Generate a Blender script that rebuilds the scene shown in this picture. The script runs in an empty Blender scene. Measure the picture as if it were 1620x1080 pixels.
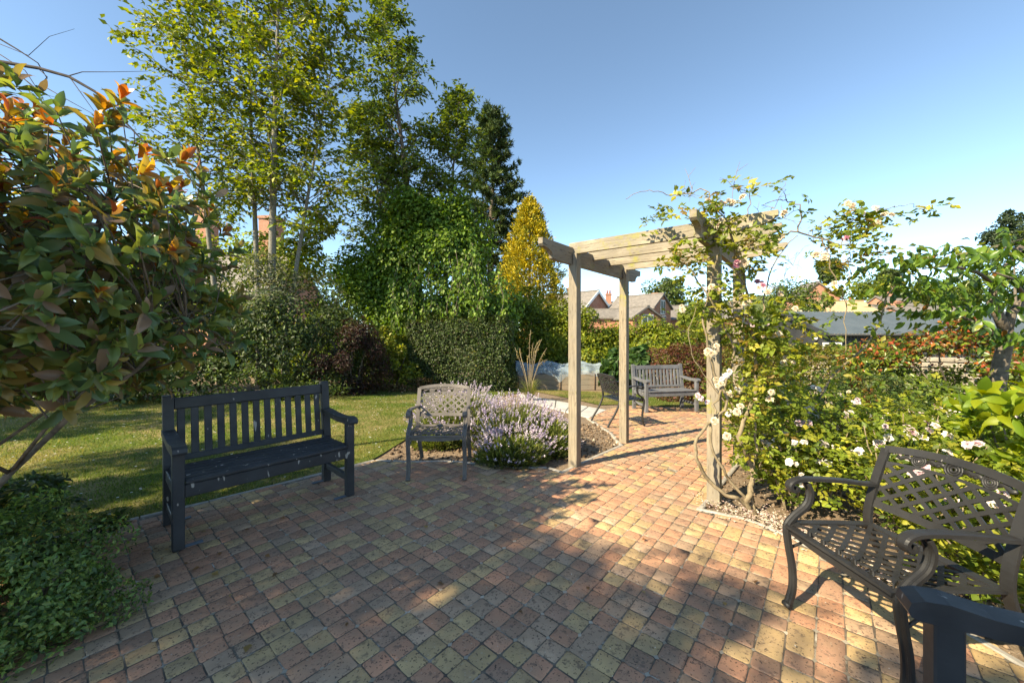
import bpy, math, random, zlib
import numpy as np
from mathutils import Vector, Matrix

# ------------------------------------------------------------------ camera, sky, sun, exposure
F, HZ, CAMH = 604.0, 525.0, 1.40          # focal length and horizon row in photo pixels, eye height
SUN_DIR = Vector((0.839, 0.545, 0.0))     # direction in which shadows fall on the ground
SUN_EL = 38.0
scene = bpy.context.scene
COL = scene.collection
cam_data = bpy.data.cameras.new('camera')
cam_data.sensor_width = 36.0
cam_data.lens = 36.0 * F / 1620.0
cam_data.shift_y = -(540.0 - HZ) / 1620.0
cam_data.clip_start = 0.05
cam_data.clip_end = 3000.0
cam = bpy.data.objects.new('camera', cam_data)
cam.location = (0, 0, CAMH)
cam.rotation_euler = (math.radians(90), 0, 0)
COL.objects.link(cam)
scene.camera = cam

world = bpy.data.worlds.new('World')
scene.world = world
world.use_nodes = True
wn = world.node_tree
sky = wn.nodes.new('ShaderNodeTexSky')
sky.sky_type = 'NISHITA'
sky.sun_disc = False
sky.sun_elevation = math.radians(SUN_EL)
sun_from = -SUN_DIR.normalized()
sky.sun_rotation = math.atan2(sun_from.x, sun_from.y)
sky.air_density = 0.56
sky.dust_density = 0.0
sky.ozone_density = 4.4
sky.altitude = 400.0
wn.nodes['Background'].inputs['Strength'].default_value = 0.15
wn.links.new(sky.outputs['Color'], wn.nodes['Background'].inputs['Color'])

sd = bpy.data.lights.new('sun', 'SUN')
sd.energy = 3.8
sd.angle = math.radians(0.53)
sd.color = (1.0, 0.93, 0.88)
sun = bpy.data.objects.new('sun', sd)
to = (SUN_DIR.normalized() * math.cos(math.radians(SUN_EL)) + Vector((0, 0, -math.sin(math.radians(SUN_EL))))).normalized()
sun.rotation_euler = to.to_track_quat('-Z', 'Y').to_euler()
sun.location = (-8, -6, 10)
COL.objects.link(sun)
vs = scene.view_settings
vs.view_transform = 'Standard'
vs.look = 'None'
vs.exposure = 1.72
vs.use_white_balance = True
vs.white_balance_temperature = 8900
vs.white_balance_tint = -1.0
vs.gamma = 1.0
vs.use_curve_mapping = False
scene.render.engine = 'CYCLES'
scene.cycles.use_denoising = True
scene.cycles.max_bounces = 8
scene.cycles.transparent_max_bounces = 12
scene.cycles.sample_clamp_indirect = 6.0

random.seed(5)
RNG = np.random.default_rng(11)
U = np.array([0.64, 0.768])               # direction in which the path runs (ground plane)
Vv = np.array([0.768, -0.64])             # across the path, to the right


# ------------------------------------------------------------------ ground height and pixel helpers
def gz(x, y):
    d = x * U[0] + y * U[1] - 3.5
    s = 0.5 * (d + math.sqrt(d * d + 0.16))
    s = min(s, 6.0)
    z = -0.05 * s
    if y > 14:
        z -= min((y - 14) * 0.09, 1.9)
    return z


def G(px, py):
    """ground point under a photo pixel"""
    z = 0.0
    for _ in range(12):
        Y = F * (CAMH - z) / (py - HZ)
        X = (px - 810.0) / F * Y
        z = 0.5 * z + 0.5 * gz(X, Y)
    return (X, Y)


def PX(px, py, Y):
    """point at depth Y behind a photo pixel"""
    return ((px - 810.0) / F * Y, Y, CAMH - (py - HZ) / F * Y)


# ------------------------------------------------------------------ materials
MATS = {}


def new_mat(name):
    m = bpy.data.materials.new(name)
    m.use_nodes = True
    nt = m.node_tree
    b = nt.nodes['Principled BSDF']
    MATS[name] = m
    return m, nt, b


def N(nt, kind, **kw):
    n = nt.nodes.new(kind)
    for k, v in kw.items():
        if k in n.inputs:
            n.inputs[k].default_value = v
        else:
            setattr(n, k, v)
    return n


def ramp(nt, fac, stops):
    r = nt.nodes.new('ShaderNodeValToRGB')
    el = r.color_ramp.elements
    while len(el) < len(stops):
        el.new(0.5)
    for e, (p, c) in zip(el, stops):
        e.position = p
        e.color = (c[0], c[1], c[2], 1) if len(c) == 3 else c
    nt.links.new(fac, r.inputs['Fac'])
    return r


def mixc(nt, fac, a, b, mode='MIX'):
    m = nt.nodes.new('ShaderNodeMix')
    m.data_type = 'RGBA'
    m.blend_type = mode
    for sock, v in ((m.inputs[0], fac), (m.inputs[6], a), (m.inputs[7], b)):
        if hasattr(v, 'is_output'):
            nt.links.new(v, sock)
        elif isinstance(v, (int, float)):
            sock.default_value = v
        else:
            sock.default_value = (v[0], v[1], v[2], 1)
    return m.outputs[2]


def coords(nt, scale=(1, 1, 1), kind='Object'):
    tc = nt.nodes.new('ShaderNodeTexCoord')
    mp = nt.nodes.new('ShaderNodeMapping')
    mp.inputs['Scale'].default_value = scale
    if kind == 'World':
        ge = nt.nodes.new('ShaderNodeNewGeometry')
        nt.links.new(ge.outputs['Position'], mp.inputs['Vector'])
    else:
        nt.links.new(tc.outputs[kind], mp.inputs['Vector'])
    return mp.outputs['Vector']


def noise(nt, vec, scale, detail=4, rough=0.6):
    n = N(nt, 'ShaderNodeTexNoise', Scale=scale, Detail=detail, Roughness=rough)
    nt.links.new(vec, n.inputs['Vector'])
    return n.outputs['Fac']


def bump(nt, b, h, strength=0.3, dist=0.01):
    bp = N(nt, 'ShaderNodeBump', Strength=strength, Distance=dist)
    nt.links.new(h, bp.inputs['Height'])
    nt.links.new(bp.outputs['Normal'], b.inputs['Normal'])


def leaf_mat(name, rough=0.5, trans=0.35, spec=0.4, tint=(1.25, 1.2, 0.55)):
    m, nt, b = new_mat(name)
    at = N(nt, 'ShaderNodeAttribute', attribute_name='col')
    nt.links.new(at.outputs['Color'], b.inputs['Base Color'])
    b.inputs['Roughness'].default_value = rough
    b.inputs['Specular IOR Level'].default_value = spec
    tr = nt.nodes.new('ShaderNodeBsdfTranslucent')
    c = mixc(nt, 1.0, at.outputs['Color'], tint, 'MULTIPLY')
    nt.links.new(c, tr.inputs['Color'])
    mx = nt.nodes.new('ShaderNodeMixShader')
    mx.inputs[0].default_value = trans
    nt.links.new(b.outputs[0], mx.inputs[1])
    nt.links.new(tr.outputs[0], mx.inputs[2])
    nt.links.new(mx.outputs[0], nt.nodes['Material Output'].inputs['Surface'])
    return m


leaf_mat('leaf', 0.5, 0.46)
leaf_mat('leaf_glossy', 0.34, 0.44, 0.5)
leaf_mat('petal', 0.6, 0.3, 0.2, (1.0, 0.95, 0.9))
leaf_mat('needle', 0.6, 0.2, 0.3)


def wood_mat(name, scale, dark, light, moss=0.0, rough=0.8):
    m, nt, b = new_mat(name)
    v = coords(nt, scale)
    n1 = noise(nt, v, 6.0, 6, 0.65)
    n2 = noise(nt, coords(nt), 2.2, 3)
    c = ramp(nt, n1, [(0.3, dark), (0.55, light), (0.75, [min(1, k * 1.12) for k in light])]).outputs['Color']
    c = mixc(nt, ramp(nt, n2, [(0.38, (0, 0, 0)), (0.62, (0.8, 0.8, 0.8))]).outputs['Color'], c, (0.20, 0.175, 0.14))
    cracks = ramp(nt, noise(nt, v, 14.0, 3, 0.5), [(0.33, (1, 1, 1)), (0.37, (0, 0, 0))]).outputs['Color']
    c = mixc(nt, cracks, c, [k * 0.55 for k in dark])
    if moss:
        mo = ramp(nt, noise(nt, coords(nt), 4.5, 5, 0.7), [(0.62 - moss * 0.2, (0, 0, 0)), (0.72 - moss * 0.1, (0.8, 0.8, 0.8))]).outputs['Color']
        c = mixc(nt, mo, c, (0.27, 0.25, 0.05))
    nt.links.new(c, b.inputs['Base Color'])
    b.inputs['Roughness'].default_value = rough
    b.inputs['Specular IOR Level'].default_value = 0.2
    bump(nt, b, n1, 0.5, 0.006)
    return m


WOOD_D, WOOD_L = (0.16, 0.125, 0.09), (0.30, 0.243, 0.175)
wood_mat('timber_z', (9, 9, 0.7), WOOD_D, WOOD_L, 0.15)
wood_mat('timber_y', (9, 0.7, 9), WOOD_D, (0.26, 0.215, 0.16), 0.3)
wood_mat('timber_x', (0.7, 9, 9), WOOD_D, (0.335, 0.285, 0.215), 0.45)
wood_mat('sleeper', (0.8, 8, 8), (0.17, 0.12, 0.08), (0.3, 0.22, 0.15))


def paint_mat(name, base, chips, rough=0.42):
    m, nt, b = new_mat(name)
    v = coords(nt)
    ch = ramp(nt, noise(nt, coords(nt, (1, 1, 0.35)), 26.0, 2, 0.5), [(chips, (0, 0, 0)), (chips + 0.03, (1, 1, 1))]).outputs['Color']
    d = ramp(nt, noise(nt, v, 5.0, 5), [(0.35, [k * 0.8 for k in base]), (0.7, [k * 1.35 for k in base])]).outputs['Color']
    c = mixc(nt, ch, d, (0.34, 0.31, 0.28))
    nt.links.new(c, b.inputs['Base Color'])
    r = ramp(nt, noise(nt, v, 9.0, 4), [(0.3, (rough, rough, rough)), (0.75, (rough + 0.25,) * 3)]).outputs['Color']
    nt.links.new(r, b.inputs['Roughness'])
    b.inputs['Specular IOR Level'].default_value = 0.35
    bump(nt, b, noise(nt, coords(nt, (2, 2, 14)), 9.0, 4), 0.12, 0.004)
    return m


paint_mat('bench_paint', (0.036, 0.0365, 0.040), 0.69)
paint_mat('bench_paint_sunlit', (0.115, 0.116, 0.125), 0.74)  # same charcoal paint, lightened to carry the sunlight on the far bench
paint_mat('cast_metal', (0.021, 0.020, 0.020), 0.775, 0.36)
paint_mat('cast_metal_dusty', (0.125, 0.108, 0.098), 0.76, 0.5)


def simple(name, c0, c1, sc=8.0, rough=0.85, b_str=0.3, b_dist=0.01, kind='World', spec=0.25, detail=5):
    m, nt, b = new_mat(name)
    v = coords(nt, (1, 1, 1), kind)
    n1 = noise(nt, v, sc, detail, 0.65)
    nt.links.new(ramp(nt, n1, [(0.32, c0), (0.68, c1)]).outputs['Color'], b.inputs['Base Color'])
    b.inputs['Roughness'].default_value = rough
    b.inputs['Specular IOR Level'].default_value = spec
    if b_str:
        bump(nt, b, n1, b_str, b_dist)
    return m


simple('bark', (0.07, 0.055, 0.042), (0.19, 0.155, 0.12), 22, 0.9, 0.6, 0.01)
simple('bark_pale', (0.13, 0.115, 0.095), (0.27, 0.245, 0.205), 22, 0.9, 0.5, 0.01)
simple('cane', (0.15, 0.115, 0.07), (0.28, 0.22, 0.145), 30, 0.8, 0.3, 0.004)
simple('twig_dark', (0.028, 0.024, 0.024), (0.06, 0.05, 0.048), 20, 0.9, 0.2)
simple('concrete', (0.24, 0.215, 0.19), (0.42, 0.385, 0.34), 14, 0.9, 0.3, 0.004)
simple('slab', (0.34, 0.33, 0.315), (0.48, 0.465, 0.44), 5, 0.9, 0.25, 0.004)
simple('render_wall', (0.5, 0.42, 0.3), (0.58, 0.5, 0.37), 3, 0.9, 0)
simple('white_paint', (0.75, 0.74, 0.71), (0.82, 0.81, 0.78), 5, 0.6, 0)
simple('glass_dark', (0.02, 0.025, 0.03), (0.035, 0.04, 0.05), 2, 0.1, 0, spec=0.5)
simple('lead', (0.12, 0.12, 0.125), (0.2, 0.2, 0.21), 6, 0.6, 0)
simple('terracotta', (0.34, 0.11, 0.05), (0.48, 0.17, 0.08), 8, 0.8, 0)
simple('fence_wood', (0.2, 0.16, 0.12), (0.34, 0.28, 0.21), 12, 0.9, 0.2)
simple('stone', (0.22, 0.185, 0.14), (0.38, 0.33, 0.26), 9, 0.9, 0.5, 0.01)
simple('blue_metal', (0.08, 0.11, 0.15), (0.14, 0.17, 0.2), 20, 0.55, 0.1)
simple('rust_metal', (0.05, 0.035, 0.03), (0.12, 0.075, 0.05), 30, 0.8, 0.2)
simple('far_field', (0.07, 0.085, 0.025), (0.16, 0.15, 0.05), 0.08, 0.95, 0)
simple('hill_mat', (0.05, 0.075, 0.02), (0.115, 0.125, 0.04), 0.25, 0.95, 0)


def soil_material():
    m, nt, b = new_mat('soil')
    v = coords(nt, (1, 1, 1), 'World')
    n1 = noise(nt, v, 26, 6, 0.7)
    n2 = noise(nt, v, 3.0, 3)
    c = ramp(nt, n1, [(0.3, (0.11, 0.075, 0.048)), (0.55, (0.235, 0.165, 0.11)), (0.75, (0.36, 0.275, 0.2))]).outputs['Color']
    c = mixc(nt, ramp(nt, n2, [(0.4, (0, 0, 0)), (0.7, (0.6, 0.6, 0.6))]).outputs['Color'], c, (0.16, 0.105, 0.065))
    nt.links.new(c, b.inputs['Base Color'])
    b.inputs['Roughness'].default_value = 0.95
    bump(nt, b, n1, 0.9, 0.03)


soil_material()


def lawn_material():
    m, nt, b = new_mat('lawn')
    v = coords(nt, (1, 1, 1), 'World')
    n1 = noise(nt, v, 1.1, 4)
    n2 = noise(nt, v, 60, 3)
    c = ramp(nt, n1, [(0.36, (0.085, 0.125, 0.022)), (0.48, (0.13, 0.145, 0.035)), (0.6, (0.26, 0.205, 0.09))]).outputs['Color']
    c = mixc(nt, ramp(nt, n2, [(0.35, (0.5, 0.5, 0.5)), (0.6, (0, 0, 0))]).outputs['Color'], c, (0.045, 0.05, 0.015))
    nt.links.new(c, b.inputs['Base Color'])
    b.inputs['Roughness'].default_value = 0.95
    b.inputs['Specular IOR Level'].default_value = 0.1
    bump(nt, b, n2, 0.6, 0.02)


lawn_material()


def sett_material():
    m, nt, b = new_mat('sett')
    at = N(nt, 'ShaderNodeAttribute', attribute_name='col')
    v = coords(nt, (1, 1, 1), 'World')
    sp = noise(nt, v, 95, 2, 0.5)
    sp2 = noise(nt, v, 34, 3, 0.6)
    mid = noise(nt, v, 9, 3, 0.6)
    c = mixc(nt, ramp(nt, mid, [(0.35, (0, 0, 0)), (0.7, (0.55, 0.55, 0.55))]).outputs['Color'], at.outputs['Color'], (0.30, 0.20, 0.13))
    c = mixc(nt, ramp(nt, sp, [(0.33, (0.85, 0.85, 0.85)), (0.38, (0, 0, 0))]).outputs['Color'], c, (0.055, 0.04, 0.036))
    c = mixc(nt, ramp(nt, sp2, [(0.34, (0.6, 0.6, 0.6)), (0.44, (0, 0, 0))]).outputs['Color'], c, (0.11, 0.075, 0.06))
    c = mixc(nt, ramp(nt, sp, [(0.68, (0, 0, 0)), (0.73, (0.4, 0.4, 0.4))]).outputs['Color'], c, (0.5, 0.43, 0.34))
    big = noise(nt, v, 1.3, 4, 0.6)
    c = mixc(nt, ramp(nt, big, [(0.42, (0, 0, 0)), (0.72, (0.38, 0.38, 0.38))]).outputs['Color'], c, (0.19, 0.14, 0.10))
    nt.links.new(c, b.inputs['Base Color'])
    b.inputs['Roughness'].default_value = 0.88
    b.inputs['Specular IOR Level'].default_value = 0.25
    bump(nt, b, sp2, 0.22, 0.003)
    m, nt, b = new_mat('joint')
    v = coords(nt, (1, 1, 1), 'World')
    c = ramp(nt, noise(nt, v, 7.0, 6, 0.75), [(0.42, (0.085, 0.066, 0.05)), (0.55, (0.17, 0.135, 0.10)), (0.66, (0.46, 0.41, 0.34))]).outputs['Color']
    nt.links.new(c, b.inputs['Base Color'])
    b.inputs['Roughness'].default_value = 0.95


sett_material()


def brick_material():
    m, nt, b = new_mat('brick')
    v = coords(nt, (1, 1, 1), 'Object')
    n = noise(nt, v, 9, 5, 0.7)
    n2 = noise(nt, v, 0.6, 3)
    c = ramp(nt, n, [(0.3, (0.22, 0.085, 0.05)), (0.5, (0.36, 0.15, 0.09)), (0.72, (0.46, 0.24, 0.16))]).outputs['Color']
    c = mixc(nt, ramp(nt, n2, [(0.4, (0, 0, 0)), (0.7, (0.4, 0.4, 0.4))]).outputs['Color'], c, (0.4, 0.26, 0.19))
    nt.links.new(c, b.inputs['Base Color'])
    b.inputs['Roughness'].default_value = 0.9


def slate_material():
    m, nt, b = new_mat('slate')
    v = coords(nt, (1, 1, 1), 'Object')
    n = noise(nt, v, 3.5, 6, 0.75)
    c = ramp(nt, n, [(0.3, (0.10, 0.088, 0.08)), (0.6, (0.2, 0.175, 0.155)), (0.8, (0.29, 0.25, 0.21))]).outputs['Color']
    nt.links.new(c, b.inputs['Base Color'])
    b.inputs['Roughness'].default_value = 0.8


brick_material()
slate_material()
for nm, c0, c1, r in (('roof_sheet', (0.055, 0.072, 0.088), (0.075, 0.093, 0.11), 0.55), ('wall_sheet', (0.022, 0.023, 0.025), (0.04, 0.042, 0.045), 0.6), ('roof_tan', (0.42, 0.27, 0.15), (0.52, 0.36, 0.22), 0.85)):
    simple(nm, c0, c1, 1.2, r, 0, kind='Object')


def net_material():
    m, nt, b = new_mat('netting')
    b.inputs['Base Color'].default_value = (0.42, 0.52, 0.6, 1)
    b.inputs['Roughness'].default_value = 0.6
    tr = nt.nodes.new('ShaderNodeBsdfTransparent')
    v = coords(nt, (1, 1, 1), 'Object')
    f = ramp(nt, noise(nt, v, 3.0, 4), [(0.3, (0.16, 0.16, 0.16)), (0.7, (0.5, 0.5, 0.5))]).outputs['Color']
    mx = nt.nodes.new('ShaderNodeMixShader')
    nt.links.new(f, mx.inputs[0])
    nt.links.new(tr.outputs[0], mx.inputs[1])
    nt.links.new(b.outputs[0], mx.inputs[2])
    nt.links.new(mx.outputs[0], nt.nodes['Material Output'].inputs['Surface'])


net_material()


# ------------------------------------------------------------------ object helpers
def tag(o, label=None, cat=None, group=None, kind=None):
    if label:
        o['label'] = label
    if cat:
        o['category'] = cat
    if group:
        o['group'] = group
    if kind:
        o['kind'] = kind
    return o


def empty(name, loc, rz=0.0, label=None, cat=None, group=None):
    o = bpy.data.objects.new(name, None)
    o.location = loc
    o.rotation_euler = (0, 0, rz)
    o.empty_display_size = 0.2
    COL.objects.link(o)
    return tag(o, label, cat, group)


def link(name, me, mat=None, parent=None):
    o = bpy.data.objects.new(name, me)
    if mat is not None and len(me.materials) == 0:
        me.materials.append(MATS[mat] if isinstance(mat, str) else mat)
    COL.objects.link(o)
    if parent is not None:
        o.parent = parent
    return o


def copy_tree(o, parent=None):
    c = o.copy()
    COL.objects.link(c)
    c.parent = parent
    for ch in list(o.children):
        copy_tree(ch, c)
    return c


class MB:
    """collects polygons for one mesh"""

    def __init__(self):
        self.v, self.f = [], []

    def add(self, vs, fs):
        k = len(self.v)
        self.v += [tuple(p) for p in vs]
        self.f += [tuple(i + k for i in f) for f in fs]
        return self

    def box(self, c, s, ch=0.0, rot=None):
        """chamfered box, centre c, full size s"""
        hx, hy, hz = s[0] / 2, s[1] / 2, s[2] / 2
        vs, fs = [], []
        if ch <= 0:
            for sx in (-1, 1):
                for sy in (-1, 1):
                    for sz in (-1, 1):
                        vs.append((sx * hx, sy * hy, sz * hz))
            fs = [(0, 1, 3, 2), (4, 6, 7, 5), (0, 4, 5, 1), (2, 3, 7, 6), (0, 2, 6, 4), (1, 5, 7, 3)]
        else:
            ch = min(ch, hx * 0.9, hy * 0.9, hz * 0.9)
            idx = {}
            for sx in (-1, 1):
                for sy in (-1, 1):
                    for sz in (-1, 1):
                        for ax in range(3):
                            p = [sx * (hx - ch), sy * (hy - ch), sz * (hz - ch)]
                            p[ax] = (sx * hx, sy * hy, sz * hz)[ax]
                            idx[(sx, sy, sz, ax)] = len(vs)
                            vs.append(tuple(p))
            for ax in range(3):
                a, b = (ax + 1) % 3, (ax + 2) % 3
                for s0 in (-1, 1):
                    q = []
                    for (u, w) in ((-1, -1), (1, -1), (1, 1), (-1, 1)):
                        k = [0, 0, 0]
                        k[ax], k[a], k[b] = s0, u, w
                        q.append(idx[(k[0], k[1], k[2], ax)])
                    fs.append(tuple(q if s0 > 0 else q[::-1]))
            for ax in range(3):
                a, b = (ax + 1) % 3, (ax + 2) % 3
                for u in (-1, 1):
                    for w in (-1, 1):
                        q = []
                        for (t, face) in ((-1, a), (1, a), (1, b), (-1, b)):
                            k = [0, 0, 0]
                            k[ax], k[a], k[b] = t, u, w
                            q.append(idx[(k[0], k[1], k[2], face)])
                        fs.append(tuple(q if u * w > 0 else q[::-1]))
            for sx in (-1, 1):
                for sy in (-1, 1):
                    for sz in (-1, 1):
                        q = [idx[(sx, sy, sz, a)] for a in range(3)]
                        fs.append(tuple(q if sx * sy * sz > 0 else q[::-1]))
        out = []
        for p in vs:
            q = Vector(p)
            if rot is not None:
                q = rot @ q
            out.append((q.x + c[0], q.y + c[1], q.z + c[2]))
        return self.add(out, fs)

    def tube(self, pts, radii, n=6, cap=True):
        pts = [Vector(p) for p in pts]
        if not isinstance(radii, (list, tuple)):
            radii = [radii] * len(pts)
        vs, fs = [], []
        up = Vector((0, 0, 1))
        prev = None
        for i, p in enumerate(pts):
            t = (pts[min(i + 1, len(pts) - 1)] - pts[max(i - 1, 0)])
            if t.length < 1e-9:
                t = up
            t.normalize()
            if prev is None:
                a = t.cross(up if abs(t.z) < 0.95 else Vector((1, 0, 0)))
            else:
                a = prev - t * prev.dot(t)
                if a.length < 1e-6:
                    a = t.cross(Vector((1, 0, 0)))
            a.normalize()
            prev = a
            b = t.cross(a)
            for k in range(n):
                an = 2 * math.pi * k / n
                vs.append(p + (a * math.cos(an) + b * math.sin(an)) * radii[i])
        for i in range(len(pts) - 1):
            for k in range(n):
                k2 = (k + 1) % n
                fs.append((i * n + k, i * n + k2, (i + 1) * n + k2, (i + 1) * n + k))
        if cap:
            fs.append(tuple(range(n))[::-1])
            fs.append(tuple((len(pts) - 1) * n + k for k in range(n)))
        return self.add(vs, fs)

    def sweep(self, pts, prof, side):
        """sweep a closed profile [(along side, along normal)] on a planar-ish path; side may be one vector or one per point"""
        pts = [Vector(p) for p in pts]
        n = len(prof)
        vs, fs = [], []
        for i, p in enumerate(pts):
            t = (pts[min(i + 1, len(pts) - 1)] - pts[max(i - 1, 0)]).normalized()
            s = Vector(side[i] if isinstance(side, list) else side)
            s = (s - t * s.dot(t)).normalized()
            nn = t.cross(s)
            for a, b in prof:
                vs.append(p + s * a + nn * b)
        for i in range(len(pts) - 1):
            for k in range(n):
                k2 = (k + 1) % n
                fs.append((i * n + k, i * n + k2, (i + 1) * n + k2, (i + 1) * n + k))
        fs.append(tuple(range(n))[::-1])
        fs.append(tuple((len(pts) - 1) * n + k for k in range(n)))
        return self.add(vs, fs)

    def prism(self, poly, axis, lo, hi):
        """extrude a 2-D outline along an axis (0,1,2); outline is in the two other axes in order"""
        n = len(poly)
        vs = []
        for w in (lo, hi):
            for a, b in poly:
                p = [a, b]
                p.insert(axis, w)
                vs.append(tuple(p))
        fs = [tuple(range(n))[::-1], tuple(range(n, 2 * n))]
        for k in range(n):
            k2 = (k + 1) % n
            fs.append((k, k2, n + k2, n + k))
        return self.add(vs, fs)

    def mesh(self, name, smooth=False):
        me = bpy.data.meshes.new(name)
        me.from_pydata(self.v, [], self.f)
        me.update()
        import bmesh
        bm = bmesh.new()
        bm.from_mesh(me)
        bmesh.ops.recalc_face_normals(bm, faces=bm.faces)
        bm.to_mesh(me)
        bm.free()
        if smooth:
            me.polygons.foreach_set('use_smooth', [True] * len(me.polygons))
        return me

    def build(self, name, mat, parent=None, smooth=False):
        return link(name, self.mesh(name, smooth), mat, parent)


def tri_mesh(name, V, T, C=None, smooth=False):
    me = bpy.data.meshes.new(name)
    nv, nf = len(V), len(T)
    me.vertices.add(nv)
    me.vertices.foreach_set('co', np.asarray(V, np.float32).ravel())
    me.loops.add(nf * 3)
    me.loops.foreach_set('vertex_index', np.asarray(T, np.int32).ravel())
    me.polygons.add(nf)
    me.polygons.foreach_set('loop_start', np.arange(0, nf * 3, 3, dtype=np.int32))
    if smooth:
        me.polygons.foreach_set('use_smooth', np.ones(nf, bool))
    if C is not None:
        at = me.attributes.new('col', 'FLOAT_COLOR', 'POINT')
        rgba = np.ones((nv, 4), np.float32)
        rgba[:, :3] = C
        at.data.foreach_set('color', rgba.ravel())
    me.update(calc_edges=True)
    me.validate()
    return me


def nrm(a):
    return a / np.maximum(np.linalg.norm(a, axis=-1, keepdims=True), 1e-9)


RH_V = np.array([(0, 0, 0), (0.42, -0.5, 0.10), (0.42, 0.5, 0.10), (1, 0, -0.08)])
RH_T = np.array([(0, 1, 3), (0, 3, 2)])
LF_V, LF_T = [(0, 0, 0)], []
for _t, _w, _z in ((0.14, 0.25, 0.05), (0.38, 0.47, 0.10), (0.64, 0.45, 0.08), (0.87, 0.22, 0.0)):
    LF_V += [(_t, -_w, _z), (_t + 0.01, 0, _z * 0.3 - 0.02), (_t, _w, _z)]
LF_V.append((1, 0, -0.12))
LF_T += [(0, 1, 2), (0, 2, 3)]
for _k in range(3):
    _a, _b = 1 + 3 * _k, 4 + 3 * _k
    LF_T += [(_a, _b, _b + 1), (_a, _b + 1, _a + 1), (_a + 1, _b + 1, _b + 2), (_a + 1, _b + 2, _a + 2)]
LF_T += [(10, 13, 11), (11, 13, 12)]
LF_V, LF_T = np.array(LF_V, float), np.array(LF_T)
BL_V = np.array([(0, -0.5, 0), (0, 0.5, 0), (1, 0, 0.0)])
BL_T = np.array([(0, 1, 2)])
SHAPES = {'rhomb': (RH_V, RH_T), 'leaf': (LF_V, LF_T), 'blade': (BL_V, BL_T)}


def leaf_arrays(P, A, Nn, L, W, C, shape='rhomb'):
    tv, tt = SHAPES[shape]
    A = nrm(A)
    S = nrm(np.cross(A, Nn))
    Z = np.cross(S, A)
    n, k = len(P), len(tv)
    if shape == 'leaf':                       # leaves curl and cup by different amounts
        Z = Z * np.clip(RNG.normal(1.2, 0.8, (n, 1)), -0.6, 3.0)
    L = np.broadcast_to(L, (n,))[:, None, None]
    W = np.broadcast_to(W, (n,))[:, None, None]
    V = (P[:, None, :] + A[:, None, :] * tv[None, :, 0:1] * L + S[:, None, :] * tv[None, :, 1:2] * W + Z[:, None, :] * tv[None, :, 2:3] * L)
    T = tt[None] + (np.arange(n) * k)[:, None, None]
    CC = np.repeat(C, k, axis=0)
    return V.reshape(-1, 3), T.reshape(-1, 3), CC


def leaf_mesh(name, P, A, Nn, L, W, C, shape='rhomb', origin=(0, 0, 0)):
    V, T, CC = leaf_arrays(P - np.asarray(origin), A, Nn, L, W, C, shape)
    return tri_mesh(name, V, T, CC, shape == 'leaf')


def reseed(text):
    """each plant has its own fixed random stream, so that changing one leaves the others alone"""
    global RNG
    RNG = np.random.default_rng(zlib.crc32(text.encode()))


def pick_cols(n, pal, wts=None, var=0.22):
    pal = np.asarray(pal, float)
    w = None if wts is None else np.asarray(wts, float) / sum(wts)
    c = pal[RNG.choice(len(pal), n, p=w)]
    return np.clip(c * (1 + RNG.normal(0, var, (n, 1))), 0.004, 0.95)


def rand_dir(n):
    return nrm(RNG.normal(size=(n, 3)))


def lumps_points(centre, radii, n, lumps=26, lump_r=0.36, flat=0.85, inner=0.25, zmin=None, ragged=0.3):
    """leaf positions and outward normals on many overlapping lumps that fill an ellipsoid"""
    centre, radii = np.asarray(centre, float), np.asarray(radii, float)
    d = rand_dir(lumps)
    rad = RNG.uniform(0.55, 0.92, (lumps, 1))
    lc = d * rad
    lr = lump_r * RNG.uniform(0.65, 1.25, lumps)
    big = RNG.random(lumps) < ragged          # some smaller lumps stick out of the outline
    lc[big] *= RNG.uniform(1.05, 1.28, (int(big.sum()), 1))
    lr[big] *= RNG.uniform(0.45, 0.8, int(big.sum()))
    k = RNG.integers(0, lumps, n)
    q = rand_dir(n)
    rr = np.where(RNG.random(n) < inner, RNG.uniform(0.2, 0.8, n), RNG.uniform(0.8, 1.08, n))
    p = lc[k] + q * (lr[k] * rr)[:, None] * np.array([1, 1, flat])
    out = nrm(q * 0.7 + lc[k] * 0.8)
    P = centre + p * radii
    if zmin is not None:
        keep = P[:, 2] > zmin
        P, out = P[keep], out[keep]
    return P, out


def orient(out, droop=0.0, rnd=0.7):
    n = len(out)
    Nn = nrm(out + RNG.normal(0, rnd, (n, 3)) * 0.8 + np.array([0, 0, 0.35]))
    A = np.cross(Nn, rand_dir(n)) + out * 0.35 + np.array([0, 0, -droop])
    return nrm(A), Nn


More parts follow.
